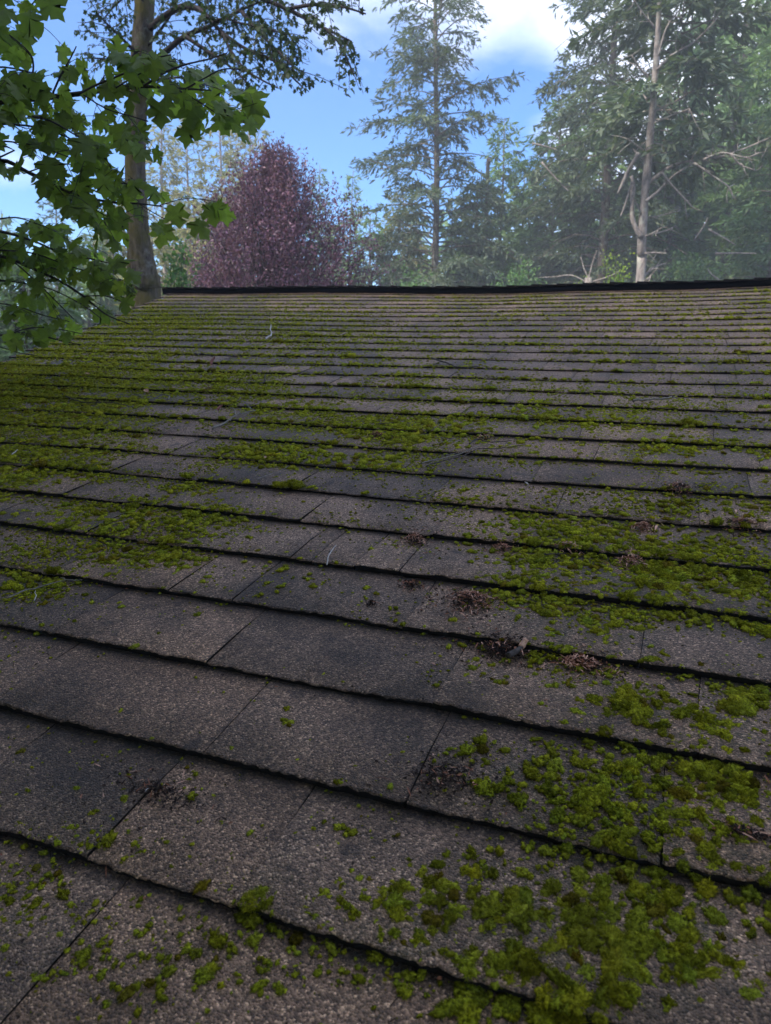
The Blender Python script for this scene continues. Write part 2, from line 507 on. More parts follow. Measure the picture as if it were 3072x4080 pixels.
BARE = [(395, 950, 62, 40, 1), (310, 1005, 90, 22, 1), (200, 1065, 110, 26, .95), (600, 1400, 330, 90, 1), (1500, 1400, 140, 38, 1), (230, 1500, 300, 120, 1),
        (740, 1560, 240, 110, 1), (700, 1075, 230, 45, .9), (560, 1760, 110, 80, .9), (1150, 1035, 230, 26, .75), (860, 1250, 130, 50, .9), (700, 825, 90, 16, .9),
        (1120, 770, 90, 12, .8), (420, 900, 60, 14, .8), (900, 1830, 120, 70, .6), (300, 1280, 140, 25, .7), (660, 1190, 140, 30, .7), (1050, 1180, 60, 40, .6), (1250, 800, 250, 18, .5), (1000, 1330, 60, 22, .6)]
def density(u, v):
    P = roofpt(u, v, 0)
    x, y, _ = project(P)
    x = x / K; y = y / K
    d = np.zeros_like(x)
    for (bx, by, rx, ry_, s) in BL:
        d = np.maximum(d, s * np.exp(-(((x - bx) / rx) ** 2 + ((y - by) / ry_) ** 2) ** 1.5 * .8))
    d = np.maximum(d, np.interp(v, [.3, .9, 1.3, 2.2], [.03, .07, .16, .16]))
    for (bx, by, rx, ry_, s) in BARE:
        d = d * (1 - s * np.exp(-(((x - bx) / rx) ** 2 + ((y - by) / ry_) ** 2) ** 1.5 * .9))
    out = (x < -250) | (x > 1950) | (y > 2500)
    d = np.where(out, .35, d)
    return d

# ---- shingles, course by course; joints read off the photograph where they can be seen
JOINTS = {-1: [-.40, -.02], 0: [-.62, -.445, -.293, .12], 1: [-.715, -.422, -.20, .02, .22], 2: [-1.02, -.757, -.514, -.219, .05, .3],
          3: [-1.134, -.90, -.676, -.567, -.307, -.015, .2], 4: [-1.21, -.96, -.755, -.551, -.512, -.437, -.365, -.15, .13, .33],
          5: [-1.48, -1.15, -.90, -.607, -.36, -.12, .1, .35], 6: [-1.6, -1.40, -1.15, -.92, -.70, -.412, -.182, .05, .3],
          7: [-1.75, -1.46, -1.10, -.80, -.518, -.25, -.021, .134, .4], 8: [-1.9, -1.6, -1.3, -1.05, -.75, -.42, -.15, .157, .4],
          9: [-1.24, -.9, -.55, -.2, .08]}
NC = int((RIDGE_V - .06 - V0) / EXPO) + 1
shingles = []      # course, u0, u1, thickness, tone
rs = random.Random(11)
for c in range(-4, NC):
    vb = V0 + c * EXPO
    lo, hi = rake(vb + .07) - .02, RIGHT_U + 1.9
    js = [j for j in JOINTS.get(c, []) if lo + .1 < j < hi]
    fixed = sorted(js)
    us = [lo]
    if fixed:
        a, b_ = fixed[0], fixed[-1]
        u = a; left = []
        while u - lo > .42:
            u -= rs.uniform(.16, .36); left.append(u)
        us += left[::-1]
        us += fixed
        u = b_
    else:
        u = lo
    while hi - u > .45:
        u += rs.uniform(.14, .38); us.append(u)
    us.append(hi)
    lvl = rs.random() < .5
    for i in range(len(us) - 1):
        w = us[i + 1] - us[i]
        lvl = (not lvl) if rs.random() < .78 else lvl
        th = ((.0092 if lvl else .0068) + rs.uniform(-.0006, .0008)) * (1.0 if c < 6 else .78 if c < 12 else .62)
        tone = .5 * (rs.uniform(.66, 1.28)) * (1.0 if lvl else .93)
        shingles.append((c, us[i], us[i + 1], th, tone, rs.random()))
nrng = np.random.default_rng(99)
def shingle_geo(c, u0, u1, th, nseg):
    near_ = c < 9
    vb = V0 + c * EXPO
    vt = min(vb + EXPO + .03, RIDGE_V - .01)
    us = np.linspace(u0 + .0005, u1 - .0005, nseg + 1)
    j = np.array([mnoise.noise(Vector((u * 9, c * 7.3, 1.7))) for u in us])
    j2 = np.array([mnoise.noise(Vector((u * 60, c * 3.1, 5.1))) for u in us])
    j3 = np.array([mnoise.noise(Vector((u * 210, c * 2.1, 8.1))) for u in us])
    cv = vb + .0032 * j + .0012 * j2 + .0011 * j3                        # butt edge wanders
    lift = th + .0014 * np.array([mnoise.noise(Vector((u * 25, c * 5.5, 9.2))) for u in us]) + .0008 * j
    frac = (vt - vb) / EXPO
    wt = th - th * min(frac, 1.25) + .0012
    rows = [roofpt(us, cv + .0012, np.full_like(us, -.0015)),
            roofpt(us, cv - .0004 + .0012 * j2, lift - .0016),
            roofpt(us, cv + .0016, lift),
            roofpt(us, vb + .45 * (vt - vb), th + (wt - th) * .45 + .0007 * j),
            roofpt(us, vb + EXPO - .020 + .004 * j, th + (wt - th) * .88),
            roofpt(us, vb + EXPO - .004 + .002 * j2, th + (wt - th) * .97),
            roofpt(us, vt, np.full_like(us, wt)),
            roofpt(us, vt, np.full_like(us, wt - .006))]
    n = nseg + 1
    for r in range(1, 7):
        for s, uj in ((0, u0), (-1, u1)):        # cut edges wander a little, the same way on both sides of a joint
            vv = vb if r < 3 else vb + (.06, .12, .137, .15)[r - 3]
            rows[r][s, 0] += .0028 * mnoise.noise(Vector((uj * 13, vv * 22, 4.4))) + (.0006 if s == -1 else -.0006) * 0
    if near_:
        rows[1] = rows[1] + nrng.normal(0, .00055, rows[1].shape); rows[2] = rows[2] + nrng.normal(0, .00045, rows[2].shape)
    V = np.concatenate(rows)
    F, mi = [], []
    for r in range(7):
        for i in range(nseg):
            a = r * n + i
            F.append((a, a + 1, a + n + 1, a + n)); mi.append(1 if r < 1 or r == 6 else 0)
    for s in (0, nseg):
        q = [r * n + s for r in range(8)]
        for qd in ((q[0], q[1], q[2], q[3]), (q[0], q[3], q[4], q[5]), (q[0], q[5], q[6], q[7])):
            F.append(qd[::-1] if s == 0 else qd); mi.append(1)
    return V, np.array(F), mi
def shingle_tone(V, tone, warm):
    L_ = (V - O) @ RW
    d = density(L_[:, 0], L_[:, 1])
    n = len(V) // 8
    far_ = float(np.clip(1.15 - .3 * L_[:, 1].min(), .45, 1))
    soil_shade = np.repeat([.35, .35, .0, .0, .0, 1., 1., 1.], n) * far_  # dirt plus painted butt shadow, strongest just below the next course
    return np.stack([np.full(len(V), tone), np.full(len(V), warm), np.clip(d * 1.0, 0, 1), soil_shade], 1)
def seen_size(s):
    c, u0, u1 = s[:3]
    vb = V0 + c * EXPO
    P = roofpt([u0, u1, u1, u0], [vb, vb, vb + EXPO, vb + EXPO], 0.)
    x, y, d = project(P)
    if d.min() < .02: return 0
    if x.max() < 0 or x.min() > W_PX or y.max() < 0 or y.min() > H_PX: return 0
    x = np.clip(x, 0, W_PX); y = np.clip(y, 0, H_PX)
    return abs(sum(x[i] * y[(i + 1) % 4] - x[(i + 1) % 4] * y[i] for i in range(4))) / 2
order = sorted(range(len(shingles)), key=lambda k: -seen_size(shingles[k]))
single = set([k for k in order[:300] if seen_size(shingles[k]) > 0])
rest = []
for k, s in enumerate(shingles):
    c, u0, u1, th, tone, warm = s
    near = max(1, min(90, int((u1 - u0) / (.0045 if c < 3 else .008 if c < 7 else .02))))
    if k not in single: near = max(1, min(8, int((u1 - u0) / .06)))
    V, F, mi = shingle_geo(c, u0, u1, th, near)
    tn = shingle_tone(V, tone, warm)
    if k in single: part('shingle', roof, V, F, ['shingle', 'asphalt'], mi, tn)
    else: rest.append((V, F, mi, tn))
off = 0; Vs, Fs, Ms, Ts = [], [], [], []
for V, F, mi, tn in rest:
    Vs.append(V); Fs.append(F + off); Ms += mi; Ts.append(tn); off += len(V)
# back slope: one mirrored sheet of courses
for c in range(-2, NC):
    vb = V0 + c * EXPO
    V, F, mi = shingle_geo(c, rake(vb) - .02, RIGHT_U + 1.9, .008, 4)
    V[:, 1] = 2 * ry - V[:, 1]
    Vs.append(V); Fs.append(F[:, ::-1] + off); Ms += mi; Ts.append(np.tile([.45, .5, .2, .2], (len(V), 1))); off += len(V)
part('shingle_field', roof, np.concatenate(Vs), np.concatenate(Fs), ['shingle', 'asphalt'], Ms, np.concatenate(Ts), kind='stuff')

# ridge vent and cap shingles
u = rake(RIDGE_V) - .03
b = MB()
us = np.linspace(u, RIGHT_U + 1.9, 60)
jit = np.array([mnoise.noise(Vector((x * 5, 2, 3))) for x in us])
rows = []
for dv_, w in ((-.13, .001), (-.132, .041), (-.02, .016)):
    rows.append(roofpt(us, RIDGE_V + dv_ + .004 * jit, w + .003 * jit))
back = [r.copy() for r in rows[::-1]]
for r in back: r[:, 1] = 2 * ry - r[:, 1]
R_ = rows + back
n = len(us)
F = [(r * n + i, r * n + i + 1, (r + 1) * n + i + 1, (r + 1) * n + i) for r in range(5) for i in range(n - 1)]
F += [(0, n, 2 * n, 3 * n), (0, 3 * n, 4 * n, 5 * n)]
F += [tuple(reversed(q)) for q in [(n - 1, 2 * n - 1, 3 * n - 1, 4 * n - 1), (n - 1, 4 * n - 1, 5 * n - 1, 6 * n - 1)]]
part('ridge_vent', roof, np.concatenate(R_), np.array(F), 'vent')
x = rake(RIDGE_V) - .05
while x < RIGHT_U + 1.7:
    us = np.linspace(x, x + .19, 4)
    w0 = np.array([.0115, .0085, .0055, .0025])
    rr = []
    hh = .002 * mnoise.noise(Vector((x * 3, 1, 1)))
    for dv_, w in ((-.137, .034), (-.138, .042), (-.02, .017)):
        rr.append(roofpt(us, RIDGE_V + dv_, w + w0 + hh))
    top = roofpt(us, RIDGE_V, .014 + w0 + hh)
    bk = [r.copy() for r in rr[::-1]]
    for r in bk: r[:, 1] = 2 * ry - r[:, 1]
    R_ = rr + [top] + bk
    F = [(r * 4 + i, r * 4 + i + 1, (r + 1) * 4 + i + 1, (r + 1) * 4 + i) for r in range(6) for i in range(3)]
    F += [(3, 7, 27, 24 + 3)] if False else []
    mi = [1 if (r == 0 or r == 5) else 0 for r in range(6) for i in range(3)]
    tn = np.tile([.5 * rs.uniform(.8, 1.1), rs.random(), .5], (28, 1))
    if x < .6: part('ridge_cap', roof, np.concatenate(R_), np.array(F), ['shingle', 'asphalt'], mi, tn)
    else: part('ridge_cap', roof, np.concatenate(R_), np.array(F), ['shingle', 'asphalt'], mi, tn)
    x += .143
# rake board under the left edge of the shingles
vs = np.linspace(EAVE_V, RIDGE_V, 24)
A = roofpt(rake(vs) + .008, vs, -.008); B = roofpt(rake(vs) + .008, vs, -.15)
A2 = roofpt(rake(vs) - .014, vs, -.008); B2 = roofpt(rake(vs) - .014, vs, -.15)
V = np.concatenate([A, B, B2, A2]); n = len(vs)
F = [(r * n + i, r * n + i + 1, ((r + 1) % 4) * n + i + 1, ((r + 1) % 4) * n + i) for r in range(4) for i in range(n - 1)]
F += [(0, n, 2 * n, 3 * n), (4 * n - 1, 3 * n - 1, 2 * n - 1, n - 1)]
part('rake_board', roof, V, np.array(F), 'wood')

def surf_w(u, v):
    """height of the shingle face over the deck"""
    c = np.floor((v - V0) / EXPO)
    fr = (v - V0) / EXPO - c
    return .0078 * np.interp(v, [1.2, 1.3, 2.0, 2.1], [1, .78, .78, .62]) * (1 - fr) + .0005

# ------------------------------------------------------------------ moss
def ico(sub):
    import bmesh
    bm = bmesh.new()
    bmesh.ops.create_icosphere(bm, subdivisions=sub, radius=1)
    V = np.array([v.co[:] for v in bm.verts]); F = np.array([[v.index for v in f.verts] for f in bm.faces])
    bm.free()
    keep = V[F][:, :, 2].min(1) > -.38
    F = F[keep]
    used = np.unique(F); mp_ = -np.ones(len(V), int); mp_[used] = np.arange(len(used))
    return V[used], mp_[F]
def moss_variant(sub, seed, blades):
    V, F = ico(sub)
    r2 = np.random.default_rng(seed)
    # lumpy cushion: several small heads pushed together
    heads = r2.normal(size=(14, 3)); heads[:, 2] = abs(heads[:, 2]); heads /= np.linalg.norm(heads, axis=1)[:, None]
    d = (V @ heads.T).max(1)
    k = .74 + .42 * np.clip((d - .72) / .28, 0, 1) ** .7
    nz_ = np.array([mnoise.noise(Vector(tuple(v * 4.2 + seed * 3.3))) for v in V])
    lob = np.array([mnoise.noise(Vector((v[0] * 1.6 + seed, v[1] * 1.6, seed * 2.2))) for v in V])
    k = k * (1 + .30 * nz_) * (1 + .75 * lob)
    if sub >= 3: k = k * (1 + .10 * r2.standard_normal(len(V)))
    elif sub == 2: k = k * (1 + .07 * r2.standard_normal(len(V)))
    Vd = V * k[:, None]
    Vd[:, 2] = np.maximum(Vd[:, 2], -.25)
    shade = np.ones(len(Vd))
    if blades:
        dirs = r2.normal(size=(blades, 3)); dirs[:, 2] = abs(dirs[:, 2]) * 1.1; dirs /= np.linalg.norm(dirs, axis=1)[:, None]
        hd = (dirs @ heads.T).max(1)
        base = dirs * (.70 + .42 * np.clip((hd - .72) / .28, 0, 1) ** .7)[:, None]
        tip = base + (dirs + .5 * r2.normal(size=dirs.shape)) * r2.uniform(.22, .46, (blades, 1))
        side = np.cross(dirs, r2.normal(size=dirs.shape)); side /= np.linalg.norm(side, axis=1)[:, None] + 1e-9
        side *= .085
        n0 = len(Vd)
        Vb = np.stack([base - side, base + side, tip], 1).reshape(-1, 3)
        Fb = np.arange(blades * 3).reshape(-1, 3) + n0
        Vd = np.concatenate([Vd, Vb]); F = np.concatenate([F, Fb])
    return Vd, F
def moss_low(seed):
    r2 = np.random.default_rng(90 + seed)
    V = [(math.cos(a) * 1.05, math.sin(a) * 1.05, -.2) for a in np.arange(4) * 1.5708] + [(math.cos(a) * .75, math.sin(a) * .75, .6) for a in np.arange(4) * 1.5708 + .6] + [(0, 0, .9)]
    V = np.array(V) * r2.uniform(.8, 1.2, (9, 1))
    F = []
    for i in range(4):
        j = (i + 1) % 4
        F += [(i, j, 4 + i), (j, 4 + j, 4 + i), (4 + i, 4 + j, 8)]
    return V, np.array(F)
VAR = {3: [moss_variant(3, 10 + i, 300) for i in range(7)], 2: [moss_variant(2, 30 + i, 40) for i in range(7)], 1: [moss_variant(1, 50 + i, 0) for i in range(5)], 0: [moss_low(i) for i in range(4)]}
cand = []
def scatter(umin, umax, vmin, vmax, n, rlo, rhi, power, dpow, edge=0.0, gain=1.0, clump=26.0, thr=.0):
    u = rng.uniform(umin, umax, n); v = rng.uniform(vmin, vmax, n)
    fr = np.mod((v - V0) / EXPO, 1)
    if edge > 0:      # gather at the butt edges
        pull = rng.random(n) < edge
        c = np.floor((v - V0) / EXPO)
        v = np.where(pull, V0 + c * EXPO + np.abs(rng.normal(0, .007, n)) - .001, v)
    ok = (u > rake(v) + .005) & (v < RIDGE_V - .15)
    u, v = u[ok], v[ok]
    d = density(u, v)
    nn = np.array([mnoise.noise(Vector((a * clump, b_ * clump, 3.3))) + .6 * mnoise.noise(Vector((a * clump * .25, b_ * clump * .25, 7.7))) for a, b_ in zip(u, v)])
    pr = np.clip(d ** dpow * gain * (1 + 1.7 * (nn - thr)), 0, 1)
    keep = rng.random(len(u)) < pr
    u, v, nn, d = u[keep], v[keep], nn[keep], d[keep]
    r = rlo + (rhi - rlo) * rng.random(len(u)) ** power
    r *= np.clip(.72 + .55 * d + .35 * nn, .5, 1.45)
    cand.append(np.stack([u, v, r], 1))
scatter(-.95, .25, .05, .75, 18000, .0020, .0054, 1.3, 1.05, 0, .95, 62)
scatter(-.95, .25, .05, .75, 30000, .0008, .0028, 1.5, .8, 0, .85, 18)
scatter(-1.6, .32, .75, 1.35, 34000, .0022, .0060, 1.5, .95, .10, .95, 48)
scatter(-1.6, .32, .75, 1.35, 52000, .0011, .0036, 1.4, .75, .05, .75, 14)
scatter(-2.6, .42, 1.35, 2.2, 46000, .0024, .0072, 1.7, .9, .25, .85, 30)
scatter(-2.6, .42, 1.35, 2.2, 70000, .0014, .0042, 1.4, .8, .1, .95, 14)
scatter(-3.5, .55, 2.2, 4.35, 56000, .003, .0080, 1.6, .95, .55, .75, 20)
scatter(-3.5, .55, 2.2, 4.35, 80000, .0018, .0048, 1.4, .85, .30, .75, 13)
scatter(.3, 2.4, -.2, 4.35, 15000, .003, .008, 1.6, 1.0, .4, .6, 22)
scatter(-2.5, -.6, -.3, 1.4, 10000, .003, .008, 1.6, 1.0, .3, .6, 26)
# thick rolls of moss along the butts
def rolls(umin, umax, c0, c1, per, rlo, rhi, floor):
    for c in range(c0, c1):
        n = int((umax - umin) / per)
        u = umin + (umax - umin) * rng.random(n)
        v = V0 + c * EXPO + rng.normal(.004, .004, n)
        ok = u > rake(v) + .005
        u, v = u[ok], v[ok]
        nn = np.array([mnoise.noise(Vector((a * 4.2, c * 3.7, 11.1))) + .45 * mnoise.noise(Vector((a * 19, c * 5.7, 2.1))) for a in u])
        d = density(u, v)
        keep = (nn + .9 * np.maximum(d, floor) - .30 > rng.random(len(u)) * .5)
        u, v, nn = u[keep], v[keep], nn[keep]
        r = (rlo + (rhi - rlo) * rng.random(len(u)) ** 1.5) * np.clip(.8 + .7 * nn, .5, 1.35)
        cand.append(np.stack([u, v, r], 1))
rolls(-3.5, 2.4, 14, 28, .0046, .004, .0100, .66)
rolls(-2.8, 1.6, 8, 14, .005, .0045, .0105, .42)
rolls(-1.4, .35, 4, 8, .012, .004, .011, .0)
# cushions that stand out in the photograph
BIG = [(617, 1568, .0085), (745, 1800, .008), (735, 1700, .006), (560, 1962, .012), (1360, 1520, .019), (1350, 1545, .015), (1420, 1590, .013), (1600, 1520, .018),
       (1520, 1570, .014), (1540, 1580, .012), (1640, 1500, .014), (1120, 1745, .011), (1060, 1720, .010), (1545, 1690, .017), (1600, 1700, .016), (1500, 1680, .012),
       (1350, 1850, .013), (1020, 1890, .010), (1060, 1895, .009), (860, 1950, .010), (900, 2050, .010), (1100, 1980, .015), (1130, 1995, .013), (1260, 2020, .015),
       (1330, 2080, .020), (1370, 2040, .015), (1340, 2110, .017), (1500, 2080, .016), (1430, 2060, .011), (970, 2000, .012), (1000, 2090, .012), (1100, 2120, .016),
       (1200, 2190, .016), (1000, 2180, .012), (350, 2140, .008), (370, 2080, .007), (640, 2050, .006), (560, 2100, .007), (500, 2050, .006), (230, 2060, .006),
       (300, 1950, .006), (190, 1770, .007), (210, 1830, .007), (60, 1790, .006), (130, 1900, .006), (360, 1130, .010), (300, 1140, .009), (440, 1150, .009), (330, 1190, .010),
       (345, 1165, .009), (615, 1230, .010), (240, 1250, .011), (390, 1240, .009), (130, 1260, .012), (180, 1255, .011), (1620, 1120, .011), (1250, 1230, .011),
       (1290, 1260, .012), (1440, 1300, .011), (1520, 1240, .012), (1190, 1380, .011), (1120, 1260, .010), (1090, 1430, .008), (1160, 1430, .009), (1080, 1480, .008),
       (1300, 1380, .012), (1240, 1420, .009), (1410, 1440, .009), (1350, 1330, .011), (1650, 885, .016), (1330, 825, .015), (1640, 830, .013), (830, 815, .012), (860, 810, .012),
       (880, 812, .012), (1080, 805, .011), (1200, 970, .010), (1560, 960, .013), (1500, 970, .013), (1460, 955, .012), (1380, 990, .010)]
for (x, y, r) in BIG:
    u_, v_ = on_roof(x * K, y * K)
    r *= .85; m = 4 + int(r * 500)
    for q in range(m):
        cand.append(np.array([[u_ + rng.normal(0, r * .62), v_ + rng.normal(0, r * .62), r * rng.uniform(.30, .62)]]))
C_ = np.concatenate(cand)
def thin(C0, vmax, f):
    near = C0[:, 1] < vmax
    A = C0[near]; A = A[np.argsort(-A[:, 2] * rng.uniform(.6, 1.4, len(A)))]
    g = {}; keep = []; cs = .012
    for i, (a, b_, r) in enumerate(A):
        ci, cj = int(a // cs), int(b_ // cs); ok = True
        for p in range(ci - 2, ci + 3):
            for q in range(cj - 2, cj + 3):
                for k in g.get((p, q), ()):
                    if (A[k, 0] - a) ** 2 + (A[k, 1] - b_) ** 2 < (f * (A[k, 2] + r)) ** 2: ok = False; break
                if not ok: break
            if not ok: break
        if ok: g.setdefault((ci, cj), []).append(i); keep.append(i)
    return np.concatenate([A[keep], C0[~near]])
C_ = thin(C_, 1.7, .62)
P0 = roofpt(C_[:, 0], C_[:, 1], surf_w(C_[:, 0], C_[:, 1]))
px, py, dep = project(P0)
inv = np.ones(len(dep), bool)
outside = (px < -60) | (px > W_PX + 60) | (py > H_PX + 60) | (dep < .05)
C_, P0, dep = C_[inv], P0[inv], dep[inv]
size = C_[:, 2] * F_PX * 771 / 3072 / dep
lod = np.where(outside, 0, np.where(size > 4.6, 3, np.where(size > 2.6, 2, np.where(size > 1.9, 1, 0))))
MV, MF, MT = [], [], []; off = 0
nrm = RW[:, 2]
for k in (3, 2, 1, 0):
    for vi, (BV, BF) in enumerate(VAR[k]):
        idx = np.where(lod == k)[0][vi::len(VAR[k])]
        m = len(idx)
        if not m: continue
        ang = rng.uniform(0, 2 * math.pi, m)
        ca, sa = np.cos(ang), np.sin(ang)
        r = C_[idx, 2]
        sx = r * rng.uniform(.65, 1.5, m); sy = r * rng.uniform(.65, 1.3, m); sz = r * rng.uniform(.42, .85, m)
        X = BV[None, :, 0] * sx[:, None]; Y = BV[None, :, 1] * sy[:, None]; Z = BV[None, :, 2] * sz[:, None]
        U = X * ca[:, None] - Y * sa[:, None]; W = X * sa[:, None] + Y * ca[:, None]
        loc = np.stack([U, W, Z], -1) @ RW.T + P0[idx][:, None, :]
        MV.append(loc.reshape(-1, 3))
        MF.append((BF[None] + (np.arange(m) * len(BV))[:, None, None] + off).reshape(-1, 3))
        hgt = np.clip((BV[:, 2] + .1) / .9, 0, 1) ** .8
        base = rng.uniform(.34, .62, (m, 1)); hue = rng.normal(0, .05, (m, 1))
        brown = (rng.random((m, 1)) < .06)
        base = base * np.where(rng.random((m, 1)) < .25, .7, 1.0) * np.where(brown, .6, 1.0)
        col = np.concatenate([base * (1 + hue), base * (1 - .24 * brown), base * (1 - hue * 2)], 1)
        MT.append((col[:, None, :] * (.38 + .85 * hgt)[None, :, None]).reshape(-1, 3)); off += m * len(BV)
mv = np.concatenate(MV); mf = np.concatenate(MF)
print('MOSS', len(C_), len(mf), [(lod == k).sum() for k in (0, 1, 2, 3)])
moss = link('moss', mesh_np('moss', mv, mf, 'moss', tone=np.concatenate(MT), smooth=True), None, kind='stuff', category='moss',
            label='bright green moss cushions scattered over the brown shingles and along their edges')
NMOSS = len(mf)
del mv, mf, MV, MF, MT


# ------------------------------------------------------------------ tree builders
def leaf_outline(detail):
    if detail == 2:
        h = [(.0, .0), (.10, -.06), (.30, -.15), (.33, -.05), (.47, -.03), (.40, .07), (.35, .17), (.47, .25), (.52, .36), (.64, .49), (.49, .52), (.42, .60), (.23, .52), (.25, .64), (.33, .74), (.17, .80), (.0, 1.02)]
    else:
        h = [(.0, .0), (.34, -.10), (.25, .17), (.60, .46), (.18, .46), (.24, .70), (.0, 1.0)]
    return h + [(-x, y) for x, y in h[-2:0:-1]]
def leaf_mesh(detail, seed):
    r2 = random.Random(seed)
    o = leaf_outline(detail)
    cup, droop, tw = r2.uniform(-.1, .35), r2.uniform(.05, .45), r2.uniform(-.3, .3)
    jig = .045 if detail == 2 else .02
    V = [(0, .33, 0)] + [(x * r2.uniform(.9, 1.1) + r2.gauss(0, jig) * (abs(x) > .01), y + r2.gauss(0, jig), 0) for x, y in o]
    V = np.array(V, float)
    x, y = V[:, 0], V[:, 1]
    V[:, 2] = -cup * abs(x) * .9 - droop * np.maximum(y - .1, 0) ** 2 + tw * x * y + .05 * np.sin(9 * x + 7 * y)
    n = len(o)
    F = np.array([(0, 1 + i, 1 + (i + 1) % n) for i in range(n)])
    return V, F
def orient(dirs, nrm):
    """rotation matrices with local y = dirs, z close to nrm"""
    Y = dirs / np.linalg.norm(dirs, axis=-1, keepdims=True)
    X = np.cross(Y, nrm); X /= np.linalg.norm(X, axis=-1, keepdims=True) + 1e-9
    Z = np.cross(X, Y)
    return np.stack([X, Y, Z], -1)
def place(variants, pos, R, size, tone):
    VV, FF, TT = [], [], []; off = 0
    for k, (BV, BF) in enumerate(variants):
        idx = np.arange(k, len(pos), len(variants))
        if not len(idx): continue
        P = np.einsum('nij,vj->nvi', R[idx], BV) * size[idx][:, None, None] + pos[idx][:, None, :]
        VV.append(P.reshape(-1, 3)); FF.append((BF[None] + (np.arange(len(idx)) * len(BV))[:, None, None] + off).reshape(-1, BF.shape[1]))
        TT.append(np.repeat(tone[idx], len(BV), 0)); off += len(idx) * len(BV)
    return np.concatenate(VV), np.concatenate(FF), np.concatenate(TT)
def tones(n, lo=.36, hi=.62, hue=.06, r=rng):
    b_ = r.uniform(lo, hi, (n, 1)); h = r.normal(0, hue, (n, 1))
    return np.concatenate([b_ * (1 + h), b_, b_ * (1 - h)], 1)
DIAMOND = (np.array([(0, 0, 0), (.14, .45, .02), (0, 1, -.06), (-.14, .45, .02)]), np.array([(0, 1, 2), (0, 2, 3)]))
SPRAY = (np.array([(0, 0, 0), (.10, .2, 0), (.36, .38, -.04), (.12, .45, .01), (.28, .72, -.04), (.06, .7, 0), (0, 1.05, -.08), (-.06, .68, 0), (-.30, .62, -.04), (-.11, .40, .01), (-.34, .30, -.04), (-.08, .16, 0)]),
         np.array([(0, 1, 11), (1, 2, 3), (11, 1, 3), (11, 3, 9), (11, 9, 10), (3, 4, 5), (9, 3, 5), (9, 5, 7), (9, 7, 8), (7, 5, 6)]))

def conifer_geo(H, R, cb, nb, seed, leaf=.2, dens=1.0, a=.25, b=.55, shape=.85, tr=.14, lean=(0, 0), gaps=.25, brfrac=1.0, lo_taper=.35):
    r2 = np.random.default_rng(seed)
    hs = H * (cb + (0.985 - cb) * (np.arange(nb) + r2.random(nb)) / nb)
    t = (hs / H - cb) / (1 - cb)
    prof = (1 - t) ** shape
    prof = np.minimum(prof, lo_taper + (1 - lo_taper) * np.clip(t / .22, 0, 1)) if lo_taper < 1 else prof
    Lb = np.maximum(R * prof * r2.uniform(.55, 1.12, nb), .18)
    az = np.arange(nb) * 2.399 + r2.normal(0, .35, nb)
    out = np.stack([np.cos(az), np.sin(az), np.zeros(nb)], 1)
    side = np.stack([-np.sin(az), np.cos(az), np.zeros(nb)], 1)
    aa = a + r2.normal(0, .12, nb) + .55 * t ** 2; bb = b * r2.uniform(.6, 1.3, nb)
    def base(h): return np.stack([lean[0] * h / H + .06 * np.sin(h * .5 + seed), lean[1] * h / H + .05 * np.cos(h * .45 + seed), h], -1)
    def curve(i, s):
        Z = Lb[i] * (aa[i] * s - bb[i] * s * s)
        P = base(hs[i]) + out[i] * (Lb[i] * s)[:, None]
        P[:, 2] += Z
        return P
    tb = MB()
    hh = np.linspace(0, H, 16)
    tb.tube(base(hh), tr * (1 - hh / H) ** .8 + .01, 8, rough=.05)
    br = MB()
    for i in range(nb):
        if r2.random() > brfrac: continue
        s = np.linspace(0, .92, 5)
        br.tube(curve(np.full(5, i), s), np.linspace(.022, .006, 5) * (Lb[i] / R * .6 + .4) * max(1, R / 2.2), 3, cap=False)
    # branchlets
    per = np.maximum(5, (Lb * 15 * dens).astype(int))
    bi = np.repeat(np.arange(nb), per)
    m = len(bi)
    s0 = r2.uniform(.10, 1.0, m) ** .8
    keepb = r2.random(nb) > gaps * .5
    sg = np.where(r2.random(m) < .5, 1, -1)
    l2 = np.minimum(Lb[bi] * .42 * (1.15 - s0) + .12, .9) * r2.uniform(.6, 1.15, m)
    nl = np.maximum(3, (l2 / (leaf * .26)).astype(int))
    k = np.repeat(np.arange(m), nl)
    tt = r2.random(len(k))
    ang = np.radians(r2.normal(52, 10, m))
    bd = out[bi] * np.cos(ang)[:, None] + side[bi] * (sg * np.sin(ang))[:, None]
    bd[:, 2] = -.12 + r2.normal(0, .14, m)
    P = curve(bi, s0)[k] + bd[k] * (l2[k] * tt)[:, None]
    P[:, 2] -= .30 * l2[k] * tt ** 2
    P += r2.normal(0, .02, P.shape)
    keep = keepb[bi[k]] & (r2.random(len(k)) > gaps * .4)
    P, kk = P[keep], k[keep]
    n = len(P)
    D = bd[kk] + r2.normal(0, .45, (n, 3)); D[:, 2] -= .2
    Nn = r2.normal(0, .55, (n, 3)) + np.array([0, 0, 1.])
    Rm = orient(D, Nn)
    sz = leaf * 1.48 * r2.uniform(.6, 1.25, n)
    bt = r2.uniform(.78, 1.22, nb)[bi[kk]][:, None]
    T = tones(n, .38, .60, .05, r2) * bt
    V, F, T = place([DIAMOND], P, Rm, sz, T)
    return (tb.verts(), tb.faces()), (br.verts(), br.faces()), (V, F, T)

